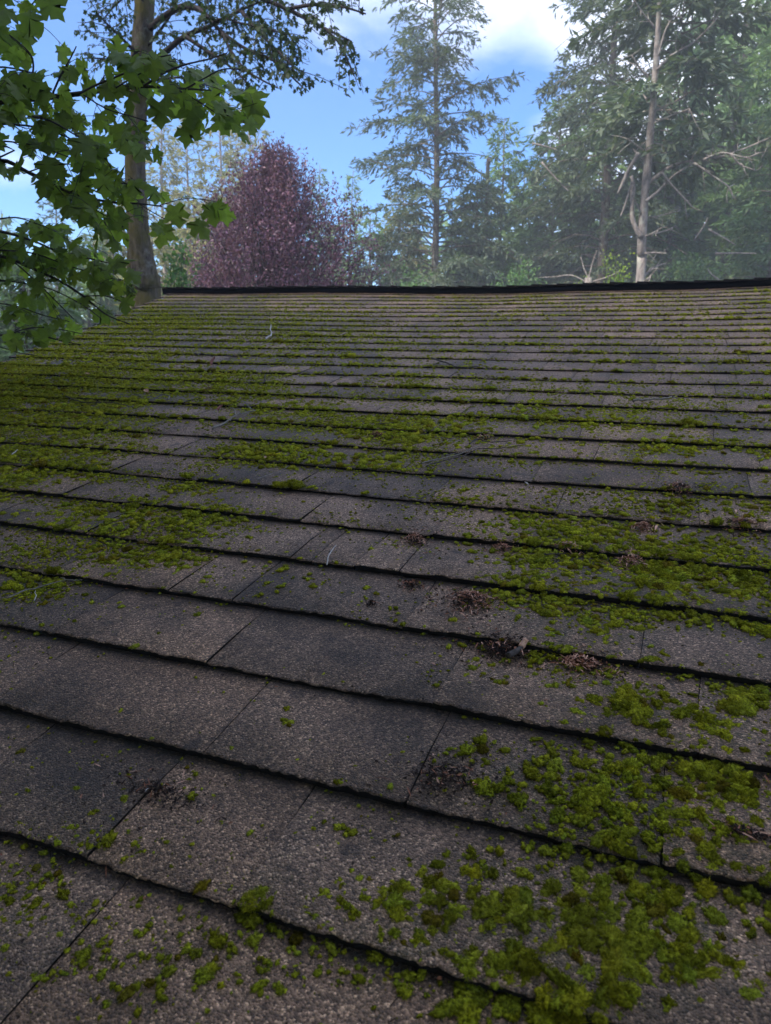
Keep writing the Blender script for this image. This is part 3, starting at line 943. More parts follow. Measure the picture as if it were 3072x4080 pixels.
def ground_at(xd, dist):
    """point on the ground below display column xd (at the ridge line), dist metres from the camera"""
    d = ray(xd * K, 620 * K); h = np.array([d[0], d[1]]); h /= np.linalg.norm(h)
    p = CAM[:2] + h * dist
    return np.array([p[0], p[1], float(gz(p[0], p[1])) - .1])
def top_height(xd, yd, dist):
    d = ray(xd * K, yd * K)
    return CAM[2] + dist * d[2] / math.hypot(d[0], d[1]) + .1
PX = lambda px, dist: px * K / F_PX * dist
TREE_MESH = {}
def tree_obj(name, loc, geo, foliage_mat, bark, label, cat='tree', group=None, rot=0, scale=1, key=None):
    t = thing(name, loc, label, cat, group)
    t.rotation_euler.z = rot; t.scale = (scale,) * 3
    if key in TREE_MESH: ms = TREE_MESH[key]
    else:
        (tv, tf), (bv_, bf_), (fv, ff, ft) = geo
        ms = (mesh_np('trunk', tv, tf, bark), mesh_np('branches', bv_, bf_, bark), mesh_np('crown', fv, ff, foliage_mat, tone=ft))
        if key: TREE_MESH[key] = ms
    link('trunk', ms[0], t)
    link('branches', ms[1], t, kind='stuff')
    link('crown', ms[2], t, kind='stuff')
    return t

CON = [ # x at ridge, dist, apex y, half width px, crown base, branches, seed, leaf, dens, material, bark, label, extra
    (948, 24, -330, 240, .17, 170, 3, .19, .82, 'dark_needles', 'bark', 'tall lacy conifer standing alone against blue sky at the middle of the ridge', dict(a=.35, b=.5, gaps=.5, tr=.15, shape=.62, lo_taper=.6, lean=(-.5, 0))),
    (1292, 24, -420, 225, .16, 190, 4, .19, .95, 'dark_needles', 'bark', 'tall dark conifer directly left of the bare pale-barked tree', dict(gaps=.35, tr=.19, shape=.6)),
    (1555, 29, -520, 300, .05, 150, 5, .30, .75, 'hemlock', 'bark', 'dense green hemlock right behind the long dead lichen-covered branches', dict(gaps=.25, tr=.25, shape=.6, lo_taper=.9)),
    (1665, 24, -300, 200, .05, 170, 6, .20, 1.1, 'hemlock', 'bark', 'hemlock cut by the right edge of the photo, lighter green boughs', dict(gaps=.25, tr=.2, shape=.6, lo_taper=.9)),
    (1440, 27, -60, 150, .08, 140, 7, .20, 1.05, 'hemlock', 'bark', 'hemlock just behind and right of the bare pale-barked trunk', dict(gaps=.3, tr=.16, lo_taper=.9)),
    (1185, 28, 200, 105, .08, 120, 8, .19, 1.1, 'hemlock', 'bark', 'shorter hemlock filling the gap left of the tall dark conifer', dict(gaps=.3, tr=.12, lo_taper=.9)),
    (1072, 30, 262, 80, .05, 110, 9, .18, 1.1, 'hemlock', 'bark', 'narrow pointed spruce with its tip in the blue sky gap', dict(gaps=.25, tr=.12, lo_taper=.9, shape=.95)),
    (1020, 26, 385, 100, .04, 100, 10, .18, 1.15, 'hemlock', 'bark', 'low bushy green hemlock right of the tall lacy conifer', dict(gaps=.25, tr=.1, lo_taper=.95)),
    (868, 28, 415, 90, .04, 100, 11, .18, 1.1, 'olive', 'bark', 'low olive conifer just left of the tall lacy conifer trunk', dict(gaps=.35, tr=.1, lo_taper=.95)),
    (800, 25, 470, 90, .04, 90, 12, .17, 1.1, 'hemlock', 'bark', 'short soft green conifer at the right foot of the purple tree', dict(gaps=.3, tr=.1, lo_taper=.95)),
    (757, 31, 372, 42, .05, 80, 13, .16, 1.1, 'hemlock', 'bark', 'thin pointed conifer tip showing right above the purple tree', dict(gaps=.3, tr=.08, lo_taper=.95)),
    (684, 34, 358, 40, .05, 70, 14, .16, 1.0, 'hemlock', 'bark', 'small green conifer tip peeking over the top of the purple tree', dict(gaps=.3, tr=.08, lo_taper=.95)),
    (540, 33, 205, 75, .08, 120, 15, .17, .9, 'olive', 'bark_pale', 'tallest olive conifer of the sparse row behind the purple tree', dict(gaps=.45, tr=.13, a=.3)),
    (480, 31, 215, 70, .10, 110, 16, .17, .8, 'olive', 'bark_pale', 'thin olive conifer with visible pale trunk left of the purple tree', dict(gaps=.55, tr=.12, a=.35)),
    (412, 33, 250, 75, .08, 110, 17, .17, .85, 'olive', 'bark_pale', 'sparse olive conifer midway between the mossy trunk and purple tree', dict(gaps=.5, tr=.12, a=.35)),
    (358, 30, 225, 65, .08, 110, 18, .17, .85, 'olive', 'bark_pale', 'olive conifer standing immediately right of the mossy maple trunk', dict(gaps=.45, tr=.12)),
    (448, 26, 440, 100, .04, 90, 19, .17, 1.1, 'olive', 'bark', 'low yellowish bushy conifer at the left foot of the purple tree', dict(gaps=.3, tr=.09, lo_taper=.95)),
    (250, 27, 430, 75, .04, 90, 20, .17, 1.1, 'olive', 'bark', 'low olive conifer immediately left of the mossy maple trunk', dict(gaps=.35, tr=.1, lo_taper=.95)),
    (125, 30, 405, 62, .05, 90, 21, .17, .95, 'dark_needles', 'bark', 'dark ragged conifer rising against the cloud at far left', dict(gaps=.45, tr=.1, lo_taper=.9)),
    (190, 24, 520, 95, .03, 90, 22, .17, 1.2, 'hemlock', 'bark', 'bluish green conifer low behind the foreground maple leaves', dict(gaps=.25, tr=.1, lo_taper=.95)),
    (45, 16, 570, 130, .03, 110, 23, .14, 1.3, 'hemlock', 'bark', 'light green hemlock at the left edge below the maple leaves', dict(gaps=.2, tr=.08, lo_taper=.95)),
    (330, 22, 500, 80, .03, 80, 24, .15, 1.2, 'olive', 'bark', 'pale green young conifer behind the base of the mossy trunk', dict(gaps=.3, tr=.08, lo_taper=.95)),
]
geos = {}
for (xd, dist, ya, hw, cb, nb, seed, leaf, dens, fm, bark, label, ex) in CON:
    base = ground_at(xd, dist)
    H = top_height(xd, ya, dist) - base[2]
    small = ya > 180
    geo = conifer_geo(H, PX(hw, dist) * (1.9 if small else 1.05), cb, int(nb * (1.7 if small else 1.35)), seed, leaf * (1.0 if small else .68), dens * (.74 if small else .82)  , **(dict(ex, shape=.6) if small else ex))
    geos[seed] = (geo, H)

    tree_obj('conifer_tree', base, geo, fm, bark, label, 'conifer', 'conifers standing behind the roof')

# the wood that closes the view, then unseen wood around the house (each one mass)
LG = {}
def light_geo(seed):      # a third of the sprays, each a little broader
    if seed not in LG:
        a_, b_, (fv, ff, ft) = geos[seed][0]
        q = fv.reshape(-1, 4, 3); n = len(q)
        cap = min(1.0, 3100 / n)
        pick = np.random.default_rng(seed).random(n) < cap
        q = q[pick]; c0 = q.mean(1, keepdims=True)
        q = c0 + (q - c0) * min(2.3, cap ** -.5)
        m = len(q)
        f = (np.array([(0, 1, 2), (0, 2, 3)])[None] + (np.arange(m) * 4)[:, None, None]).reshape(-1, 3)
        LG[seed] = (a_, b_, (q.reshape(-1, 3), f, ft.reshape(-1, 4, 3)[pick].reshape(-1, 3)))
    return LG[seed]
def forest(name, spots, label, mat):
    TV, TF4, TF3, FV, FF, FT = [], [], [], [], [], []
    mb = MB(); o1 = 0
    for (x, y, seed, sc, rot) in spots:
        (tv, tf), _, (fv, ff, ft) = light_geo(seed)
        c, s = math.cos(rot), math.sin(rot)
        Rz = np.array([[c, -s, 0], [s, c, 0], [0, 0, 1]]) * sc
        p = np.array([x, y, -.2])
        FV.append(fv @ Rz.T + p); FF.append(ff + o1); FT.append(ft); o1 += len(fv)
        mb.add(tv @ Rz.T + p, tf[0], tf[1])
    fv = np.concatenate(FV); ff = np.concatenate(FF); nt = len(fv)
    V = np.concatenate([fv, mb.verts()])
    f4, f3 = mb.faces()
    mi = [0] * len(ff) + [1] * len(f3) + [1] * len(f4)
    T = np.concatenate([np.concatenate(FT), np.full((len(V) - nt, 3), .5)])
    link(name, mesh_np(name, V, [np.concatenate([ff, f3 + nt]), f4 + nt], [mat, 'bark'], mi, T), None, kind='stuff', label=label, category='forest')
sp = []
rf = random.Random(5)
for (xd, dist, seed, sc) in ((1240, 40, 8, 1.35), (1330, 38, 6, .8), (1400, 42, 7, 1.2), (1480, 37, 8, 1.5), (1560, 40, 9, 1.4), (1640, 38, 8, 1.6), (1730, 34, 6, .95), (1830, 30, 7, 1.1),
                             (1120, 38, 10, 1.3), (960, 40, 12, 1.2), (900, 42, 11, 1.2), (700, 42, 19, 1.3), (620, 40, 22, 1.3), (560, 44, 16, 1.05), (500, 42, 17, 1.1), (430, 40, 19, 1.2),
                             (300, 42, 22, 1.3), (220, 40, 20, 1.2), (100, 36, 22, 1.1), (10, 38, 20, 1.15), (-80, 34, 22, 1.2), (1290, 33, 10, 1.1), (1370, 32, 12, 1.3), (1520, 33, 10, 1.2), (1620, 31, 12, 1.3)):
    p = ground_at(xd, dist); sp.append((p[0], p[1], seed, sc, rf.uniform(0, 6.28)))
for i in range(16):
    xd = 640 + i * 66; dd = 31 + (i * 7) % 5
    p = ground_at(xd, dd); sp.append((p[0], p[1], (10, 12, 19, 22, 9)[i % 5], (1.0, 1.15, .95, 1.05, .75)[i % 5] * (1.0 if xd < 1120 else 1.25), rf.uniform(0, 6.28)))
forest('far_forest', sp, 'mass of distant conifers closing the view behind the nearer trees', 'hemlock')
sp = []  # out-of-view trees, many added to keep direct sun off the roof
for (x, y, seed, sc) in ((9, 22, 6, 1.0), (15, 17, 5, .8), (13, 8, 6, .9), (12, 1, 4, .8), (-6.5, -7, 6, 1.15), (-9.5, -8, 5, 1.0), (-4.5, -10, 6, 1.2), (-8, -11, 5, 1.1), (-2, -12.5, 6, 1.2), (-11, -3.5, 5, 1.0), (-13, -9, 6, 1.2), (9, -6, 6, .85), (4, -9, 5, .75), (-2, -8, 6, .8), (-7, -10, 4, .9), (-12, -5, 6, .9), (-15, 3, 5, .8), (-13, -1, 7, 1.),
                         (-17, 7, 22, 1.2), (-20, 13, 6, .9), (-23, 9, 22, 1.6), (-30, 14, 10, 1.8), (-27, 3, 6, 1.0), (-21, -2, 7, 1.3), (19, 12, 6, .9), (20, 22, 22, 1.8), (17, 4, 10, 1.4), (16, 27, 5, .9), (-2, -13, 5, .9), (8, -12, 7, 1.1)):
    sp.append((x, y, seed, sc, rf.uniform(0, 6.28)))
forest('surrounding_shade_wood', sp, 'unseen conifer wood around the house, partly added to shade the roof', 'hemlock')

hz = MB(); hz.box((-34, -17, -1.3), (34, 48, 27))
hm, ht, ho = new_mat('air')
pv = N(ht, 'ShaderNodeVolumePrincipled')
pv.inputs['Density'].default_value = .0052
pv.inputs['Color'].default_value = (.86, .93, 1, 1)
L(ht, pv.outputs[0], ho.inputs['Volume'])
MAT['air'] = hm
link('haze', mesh_np('haze', hz.verts(), hz.faces(), 'air'), None, kind='stuff')

# ------------------------------------------------------------------ tall tree with dead lichen branches
D0 = 18.0
t = thing('bare_tree', ground_at(1383, D0), 'pale straight trunk with long dead lichen-covered branches right of centre', 'tree')
tp = [at(1383 * K, 900 * K, D0), at(1383 * K, 620 * K, D0), at(1386 * K, 540 * K, D0), at(1392 * K, 440 * K, D0), at(1402 * K, 330 * K, D0), at(1411 * K, 220 * K, D0), at(1420 * K, 100 * K, D0 + .2), at(1428 * K, -60 * K, D0 + .4), at(1436 * K, -300 * K, D0 + 1)]
tp[0][2] = 0.0; tp[0][:2] = tp[1][:2]
b = MB(); sp_ = smooth_path(tp, 5)
b.tube(sp_, np.interp(np.linspace(0, 1, len(sp_)), [0, .2, .45, .75, 1], [.125, .095, .085, .058, .02]), 12, rough=.05)
trunk = part('trunk', t, b.verts(), b.faces(), 'bark_pale', smooth=True)
DEAD = [[(1397, 400), (1430, 372), (1470, 352), (1520, 345), (1580, 332), (1640, 308), (1680, 290)], [(1430, 372), (1450, 398), (1480, 430), (1500, 452)],
        [(1395, 435), (1420, 415), (1455, 380), (1500, 352), (1530, 342)], [(1500, 352), (1540, 380), (1575, 405), (1585, 430)], [(1520, 345), (1560, 330), (1610, 340), (1640, 330)],
        [(1580, 332), (1598, 355), (1630, 368)], [(1403, 310), (1440, 312), (1480, 300), (1530, 290)], [(1406, 270), (1450, 250), (1490, 235)], [(1408, 245), (1440, 228), (1480, 212)],
        [(1396, 470), (1430, 465), (1470, 455)], [(1392, 510), (1440, 498), (1460, 488)], [(1392, 512), (1418, 500), (1430, 492)], [(1390, 600), (1410, 580), (1440, 568)],
        [(1388, 610), (1402, 600), (1420, 580)], [(1391, 325), (1370, 310), (1355, 300)], [(1391, 345), (1375, 330), (1368, 322)], [(1398, 215), (1380, 195), (1360, 175)],
        [(1403, 170), (1385, 150), (1365, 120)], [(1420, 150), (1450, 120), (1500, 90), (1550, 40)], [(1423, 120), (1440, 60), (1470, 20)], [(1415, 60), (1390, 30), (1370, 0)],
        [(1384, 548), (1410, 546), (1440, 548)], [(1390, 470), (1375, 440), (1366, 420)], [(1545, 548), (1600, 548), (1630, 546)]]
for k, pl in enumerate(DEAD[:-1]):
    dd = rf.uniform(-.7, .9)
    P = [atd(x, y, D0 + dd * (i / max(1, len(pl) - 1))) for i, (x, y) in enumerate(pl)]
    if k in (1, 2, 3, 4, 5): P = [atd(x, y, D0 - .2 + .05 * i) for i, (x, y) in enumerate(pl)]
    P = smooth_path(P, 4)
    b = MB()
    r0 = (.044 if k == 0 else .034 if k == 2 else .024)
    b.tube(P, np.linspace(r0, .010, len(P)), 6, rough=.12)
    # side twigs
    for q in range(2, len(P), 3):
        for s in range(2):
            e = P[q] + rng.normal(0, .16, 3) + (P[min(q + 1, len(P) - 1)] - P[q]) * 1.0 - np.array([0, 0, .04])
            b.tube(smooth_path([P[q], (P[q] + e) / 2 + rng.normal(0, .02, 3), e], 2), [.010, .009, .008, .006, .004], 3, cap=False)
    part('branch', t, b.verts(), b.faces(), 'bark_pale')
# leftward forked stub with the hanging broken limb
b = MB()
P = smooth_path([atd(x, y, D0 - .1) for x, y in ((1386, 512), (1372, 490), (1366, 465), (1367, 430), (1368, 400), (1364, 380))], 4)
b.tube(P, np.linspace(.06, .035, len(P)), 7, rough=.1)
part('branch', t, b.verts(), b.faces(), 'bark_pale', label='upright reddish forked stub')
bl = MB()
bl.tube(smooth_path([atd(1381, 330, D0 - .3), atd(1362, 360, D0 - .3), atd(1348, 390, D0 - .3), atd(1335, 418, D0 - .3)], 4), np.linspace(.05, .025, 13), 6, rough=.1)
o = thing('broken_limb', atd(1360, 360, D0 - .3), 'broken pale limb hanging across the forked stub of the bare tree', 'branch')
part('limb', o, bl.verts(), bl.faces(), 'bark_pale')
bl = MB()
bl.tube(smooth_path([atd(1366, 392, D0 - .2), atd(1358, 420, D0 - .2), atd(1348, 450, D0 - .2), atd(1341, 468, D0 - .2)], 4), np.linspace(.03, .015, 13), 5, rough=.1)
part('limb', o, bl.verts(), bl.faces(), 'bark_pale', label='thinner lower splinter')
# its live crown high above, reaching out of the frame
geo = conifer_geo(15.5, 2.6, .50, 90, 77, .18, .9, gaps=.4, tr=.01, shape=.6)
loc = np.array(t.location)
fv, ff, ft = geo[2]
part('crown', t, fv + loc + np.array([.35, 0, .5]), ff, 'dark_needles', tone=ft, kind='stuff')
part('branches', t, geo[1][0] + loc + np.array([.35, 0, .5]), geo[1][1], 'bark', kind='stuff')
# snag among the hemlocks and the dead limbs crossing the dark conifer
o = thing('dead_snag', ground_at(1060, 27), 'short dead grey stub sticking up left of the pointed spruce', 'tree')
b = MB(); p = atd(1058, 350, 27); q = atd(1052, 420, 27); p0 = np.array(o.location)
b.tube(smooth_path([p0, q, p], 5), np.linspace(.09, .05, 11), 6, rough=.1); part('trunk', o, b.verts(), b.faces(), 'bark_pale')
o = thing('forked_dead_tree', ground_at(1272, 20), 'small forked dead trunk with bare limbs at the foot of the dark conifer', 'tree')
b = MB(); f0 = atd(1272, 600, 20)
b.tube(smooth_path([np.array(o.location), f0], 4), np.linspace(.14, .09, 5), 7, rough=.08); part('trunk', o, b.verts(), b.faces(), 'bark_pale')
for pl in ([(1272, 602), (1262, 580), (1255, 555)], [(1272, 602), (1280, 570), (1290, 540)], [(1268, 610), (1235, 595), (1200, 598), (1160, 600)], [(1275, 610), (1310, 600), (1340, 585)]):
    b = MB(); P = smooth_path([atd(x, y, 20) for x, y in pl], 4); b.tube(P, np.linspace(.026, .010, len(P)), 5, rough=.1)
    part('branch', o, b.verts(), b.faces(), 'bark_pale')
for (pl, dist, lab) in (([(1170, 350), (1205, 390), (1235, 418), (1255, 425)], 23, 'long bare limb slanting down across the dark conifer left of its trunk'),
                   ([(1150, 310), (1185, 318), (1205, 325)], 23, 'short pale bare limb high on the left of the dark conifer'),
                   ([(1300, 310), (1330, 300), (1350, 285), (1385, 262)], 22, 'bare limb rising between the dark conifer and the bare tree'),
                   ([(1545, 548), (1590, 547), (1635, 548)], 19, 'straight pale horizontal limb low at the right edge of the photo'),
                   ([(1500, 520), (1520, 490), (1530, 470)], 20, 'pale bare limb rising steeply at the right among green boughs'),
                   ([(1530, 495), (1560, 512), (1590, 530)], 20, 'pale bare limb sloping down at the right among green boughs'),
                   ([(1560, 610), (1535, 590), (1530, 580)], 20, 'short bare limb just above the ridge at the right')):
    P = smooth_path([atd(x, y, dist) for x, y in pl], 4); b = MB(); b.tube(P, np.linspace(.030, .012, len(P)), 5, rough=.12)
    o = thing('dead_limb', P[0], lab, 'branch', 'dead limbs caught among the conifers'); part('limb', o, b.verts(), b.faces(), 'bark_pale')

# ------------------------------------------------------------------ purple-leaved tree, lime and fresh shrubs
def leafy_mound(base, H, Rx, n_shoots, leaves, leaf, seed, profile, upright=.7, bottom=.0):
    r2 = np.random.default_rng(seed)
    hh = bottom + (1 - bottom) * r2.random(n_shoots) ** .85
    rad = np.array([profile(h) for h in hh]) * Rx
    az = r2.uniform(0, 6.283, n_shoots); rr = rad * (1 + .24 * np.sin(az * 3 + hh * 9 + seed) + .10 * np.sin(az * 7 - hh * 13)) * np.sqrt(r2.uniform(.12, 1.0, n_shoots))
    C = np.stack([rr * np.cos(az), rr * np.sin(az), hh * H], 1)
    out = np.stack([np.cos(az), np.sin(az), np.zeros(n_shoots)], 1) * (rr / Rx)[:, None]
    D = out * .9 + np.array([0, 0, upright]) + r2.normal(0, .28, (n_shoots, 3)); D /= np.linalg.norm(D, axis=1)[:, None]
    Ls = r2.uniform(.25, .55, n_shoots) * (H / 3.5)
    k = np.repeat(np.arange(n_shoots), leaves); tt = r2.random(len(k))
    P = C[k] + D[k] * (Ls[k] * (tt - .6))[:, None] + r2.normal(0, leaf * .55, (len(k), 3))
    dd = D[k] + r2.normal(0, .8, (len(k), 3)); Nn = r2.normal(0, 1, (len(k), 3)) + np.array([0, 0, .8])
    st = r2.uniform(.75, 1.25, n_shoots)[k][:, None]
    return P + base, orient(dd, Nn), leaf * r2.uniform(.6, 1.2, len(k)), tones(len(k), .34, .64, .06, r2) * st, C + base, D, Ls
OVAL = (np.array([(0, 0, 0), (.26, .35, .03), (.2, .75, 0), (0, 1, -.05), (-.2, .75, 0), (-.26, .35, .03)]), np.array([(0, 1, 2), (0, 2, 3), (0, 3, 4), (0, 4, 5)]))
dist = 12.5
g0 = ground_at(593, dist)
Ht = top_height(593, 368, dist) - g0[2]
t = thing('purple_leaf_tree', g0, 'rounded plum-purple leafed tree rising behind the ridge left of centre', 'tree')
zf = (top_height(590, 700, dist) - g0[2]) / Ht
def prof(h):
    return float(np.interp(h, [0, zf, zf + .18 * (1 - zf), zf + .38 * (1 - zf), zf + .6 * (1 - zf), zf + .8 * (1 - zf), 1], [.8, 1.14, 1.14, 1.03, .80, .50, .10]))
P, Rm, sz, T, C, Dd, Ls = leafy_mound(g0, Ht, PX(182, dist), 3000, 28, .052, 5, prof, 1.9, .3)
V, F, T = place([(DIAMOND[0] * np.array([2.0, 1, 1]), DIAMOND[1])], P, Rm, sz, T)
part('crown', t, V, F, 'purple', tone=T, kind='stuff')
b = MB()
b.tube(smooth_path([g0, g0 + np.array([.05, 0, Ht * .35]), g0 + np.array([0, .05, Ht * .8])], 5), np.linspace(.11, .02, 11), 8); part('trunk', t, b.verts(), b.faces(), 'bark')
b = MB()
for i in range(0, len(C), 6):
    z0 = g0 + np.array([0, 0, max(.3, (C[i][2] - g0[2]) * .72)])
    b.tube(smooth_path([z0, (z0 + C[i]) / 2 + np.array([0, 0, .05]), C[i] + Dd[i] * Ls[i] * .3], 3), np.linspace(.016, .003, 7), 3, cap=False)
part('branches', t, b.verts(), b.faces(), 'branch', kind='stuff')
for (xd, yd, dist, hw, mat, leafs, n, lab, nm) in (
        (1325, 572, 15.0, 52, 'lime', .05, 170, 'yellow-green leafy shrub showing over the ridge beside the bare tree', 'lime_shrub'),
        (1245, 618, 15.0, 18, 'lime', .04, 45, 'tiny yellow-green shrub tip left of the larger yellow-green shrub', 'lime_shrub'),
        (385, 570, 8.5, 48, 'fresh', .055, 230, 'fresh light green shrub between the mossy trunk and the ridge end', 'leafy_shrub'),
        (1480, 575, 20.0, 95, 'hemlock', .10, 420, 'pale green bushy undergrowth above the ridge right of the bare tree', 'leafy_shrub'),
        (1120, 592, 20.0, 90, 'fresh', .09, 260, 'soft green undergrowth above the ridge right of the lacy conifer', 'leafy_shrub'),
        (890, 600, 20.0, 60, 'fresh', .09, 160, 'low green undergrowth above the ridge left of the lacy conifer', 'leafy_shrub')):
    g0 = ground_at(xd, dist); Ht = top_height(xd, yd, dist) - g0[2]
    P, Rm, sz, T, C, Dd, Ls = leafy_mound(g0, Ht, PX(hw, dist), n, 13, leafs, int(xd), lambda h: float(np.interp(h, [0, .5, .8, 1], [.6, 1, .8, .25])), .7, .45)
    V, F, T = place([OVAL], P, Rm, sz, T)
    t = thing(nm, g0, lab, 'shrub')
    part('crown', t, V, F, mat, tone=T, kind='stuff')
    b = MB()
    for i in range(0, len(C), 7): b.tube(smooth_path([g0 + (0, 0, -.1), (g0 * .5 + C[i] * .5) + np.array([0, 0, .2]), C[i]], 3), np.linspace(.02, .004, 7), 3, cap=False)
    part('stem', t, b.verts(), b.faces(), 'bark', kind='stuff')

# ------------------------------------------------------------------ leafy branches from guide limbs
def grow(limbs, spacing, tl, leaf_gap, r2, droop=.25, plane=.35, sub=.5, skip=.12, bad=None):
    """limbs: list of (points, r0, r1, lo, hi) -> twig tubes and leaf seats (pos, dir)"""
    tw = MB(); seats = []
    for (P, r0, r1, lo, hi) in limbs:
        P = smooth_path(P, 8)
        seg = np.linalg.norm(np.diff(P, axis=0), axis=1); S_ = np.concatenate([[0], np.cumsum(seg)])
        n = max(1, int(S_[-1] * (hi - lo) / spacing))
        for k in range(n):
            s = (lo + (hi - lo) * (k + r2.random()) / n) * S_[-1]
            i = min(np.searchsorted(S_, s), len(P) - 1); i = max(i, 1)
            T_ = P[i] - P[i - 1]; T_ /= np.linalg.norm(T_) + 1e-9
            sd = np.cross(T_, [0, 0, 1]); sd /= np.linalg.norm(sd) + 1e-9
            sg = 1 if k % 2 else -1
            d = T_ * r2.uniform(.4, 1.0) + sd * sg * r2.uniform(.3, 1.0) + np.array([0, 0, r2.normal(-.02, plane)])
            d /= np.linalg.norm(d)
            Lg = tl * r2.uniform(.4, 1.1)
            p0 = P[i]; p1 = p0 + d * Lg * .5 + r2.normal(0, .03 * tl, 3); p2 = p0 + d * Lg + np.array([0, 0, -droop * Lg * r2.uniform(0, 1.2)])
            if bad is not None:
                ex, ey, _d = project(p2)
                if bad(ex / K, ey / K): continue
            Q = smooth_path([p0, p1, p2], 4)
            tw.tube(Q, np.linspace(r1 * 1.0, r1 * .45, len(Q)), 3, cap=False)
            m = max(2, int(Lg / leaf_gap))
            for q in range(m):
                f = (q + .6) / m * (len(Q) - 1); a_ = int(min(f, len(Q) - 2)); pp = Q[a_] + (Q[a_ + 1] - Q[a_]) * (f - a_)
                tdir = Q[a_ + 1] - Q[a_]; tdir = tdir / (np.linalg.norm(tdir) + 1e-9)
                for s2 in (1, -1):
                    if r2.random() < skip: continue
                    sd2 = np.cross(tdir, [0, 0, 1]); sd2 /= np.linalg.norm(sd2) + 1e-9
                    seats.append((pp, tdir * .5 + sd2 * s2 * .8))
    return tw, seats
def seat_leaves(seats, size, pet, r2, tipdown=.75):
    n = len(seats)
    P = np.array([s[0] for s in seats]); D = np.array([s[1] for s in seats])
    D = D + r2.normal(0, .3, (n, 3)); D[:, 2] += .1
    D /= np.linalg.norm(D, axis=1)[:, None]
    pl = pet * r2.uniform(.4, 1.2, n)
    B = P + D * pl[:, None]; B[:, 2] -= pl * .25
    tip = D * .55 + r2.normal(0, .35, (n, 3)); tip[:, 2] -= tipdown * r2.uniform(.4, 1.5, n)
    nr = r2.normal(0, .42, (n, 3)) + np.array([0, -.35, .9])
    return P, B, orient(tip, nr), size * r2.uniform(.62, 1.15, n)

# mossy maple whose trunk stands just past the left end of the roof
r3 = np.random.default_rng(31)
DM = 7.2
mg = np.array(atd(320, 700, DM)); mg[2] = -.1
t = thing('maple_tree', mg, 'mossy-trunked maple with small dark leaves just past the left roof edge', 'tree')
tp = [mg, atd(320, 690, DM), atd(317, 620, DM), atd(307, 560, DM), atd(298, 490, DM), atd(294, 410, DM + .02), atd(293, 300, DM + .05), atd(300, 200, DM + .1), atd(307, 90, DM + .15), atd(314, -30, DM + .2), atd(322, -250, DM + .4), atd(340, -500, DM + .7)]
b = MB(); Pp = smooth_path(tp, 6)
b.tube(Pp, np.interp(np.linspace(0, 1, len(Pp)), [0, .12, .25, .40, .6, .8, 1], [.13, .112, .108, .088, .080, .078, .045]), 16, rough=.035)
part('trunk', t, b.verts(), b.faces(), 'bark_moss', smooth=True)
b = MB()
Pp = smooth_path([mg + (-.15, .1, 0), atd(297, 680, DM + .25), atd(289, 620, DM + .25), atd(286, 560, DM + .28), atd(288, 480, DM + .2)], 5)
b.tube(Pp, np.linspace(.06, .045, len(Pp)), 9, rough=.05); part('stem', t, b.verts(), b.faces(), 'bark_moss', smooth=True, label='thin second stem')
LM = [ # display polylines, depth start/end
    ([(325, 140), (360, 110), (400, 78), (450, 58), (520, 22), (560, 5)], 0, -.9, .030), ([(325, 60), (380, 20), (430, 20), (480, 70), (540, 110), (620, 140)], 0, -1.2, .030),
    ([(400, 78), (440, 105), (480, 130), (520, 165), (555, 200)], -.4, -1.2, .018), ([(520, 22), (560, 70), (600, 110), (640, 150)], -.8, -1.5, .016),
    ([(322, -60), (420, -40), (520, -20), (620, 20), (700, 60), (760, 90)], 0, -1.3, .028), ([(620, 20), (680, 10), (740, 15), (790, 30)], -.9, -1.4, .014),
    ([(322, -90), (450, -110), (600, -60), (700, -30), (790, -20)], 0, -.8, .024), ([(300, 120), (270, 90), (240, 60), (210, 30)], 0, -.5, .016),
    ([(303, 150), (270, 140), (230, 128), (190, 125)], 0, -.4, .012), ([(310, 0), (280, -10), (250, 10), (225, 40)], 0, .4, .014), ([(318, 180), (350, 170), (400, 168), (450, 180)], 0, -.6, .014),
    ([(480, 70), (500, 110), (530, 150), (570, 175), (600, 190)], -.8, -1.4, .010), ([(540, 110), (590, 130), (640, 175), (655, 190)], -1.0, -1.5, .010), ([(318, 100), (350, 60), (370, 30), (390, -20)], 0, -.2, .014),
    ([(700, 60), (730, 90), (750, 130), (765, 160)], -1.2, -1.5, .008), ([(450, 58), (480, 40), (520, 50), (570, 60), (620, 75)], -.6, -1.2, .010), ([(296, 175), (270, 185), (240, 180)], 0, -.3, .010)]
limbs = []
for pl, d0, d1, r0 in LM:
    P = [atd(x, y, DM + .1 + d0 + (d1 - d0) * i / (len(pl) - 1)) for i, (x, y) in enumerate(pl)]
    limbs.append((P, r0, .004, .12, 1.0))
    b = MB(); Q = smooth_path(P, 5); b.tube(Q, np.linspace(r0, .005, len(Q)), 6, rough=.06); part('branch', t, b.verts(), b.faces(), 'branch')
tw, seats = grow(limbs, .042, .34, .045, r3, .2, .45, bad=lambda x, y: (x > 555 and y > 200) or x > 790 or (x < 330 and y > 190))
P, B, Rm, sz = seat_leaves(seats, .043, .03, r3, .6)
x, y, d = project(B)
keep = ~((x / K > 560) & (y / K > 205)) & ~((y / K > 195) & (x / K < 340)) & ~((x / K > 795))
B, Rm, sz = B[keep], Rm[keep], sz[keep]
V, F, T = place([leaf_mesh(1, i) for i in range(5)], B, Rm, sz, tones(len(B), .36, .62, .06, r3))
part('foliage', t, V, F, 'maple_far', tone=T, kind='stuff')
part('twigs', t, tw.verts(), tw.faces(), 'branch', kind='stuff')
print('midmaple leaves', len(B))

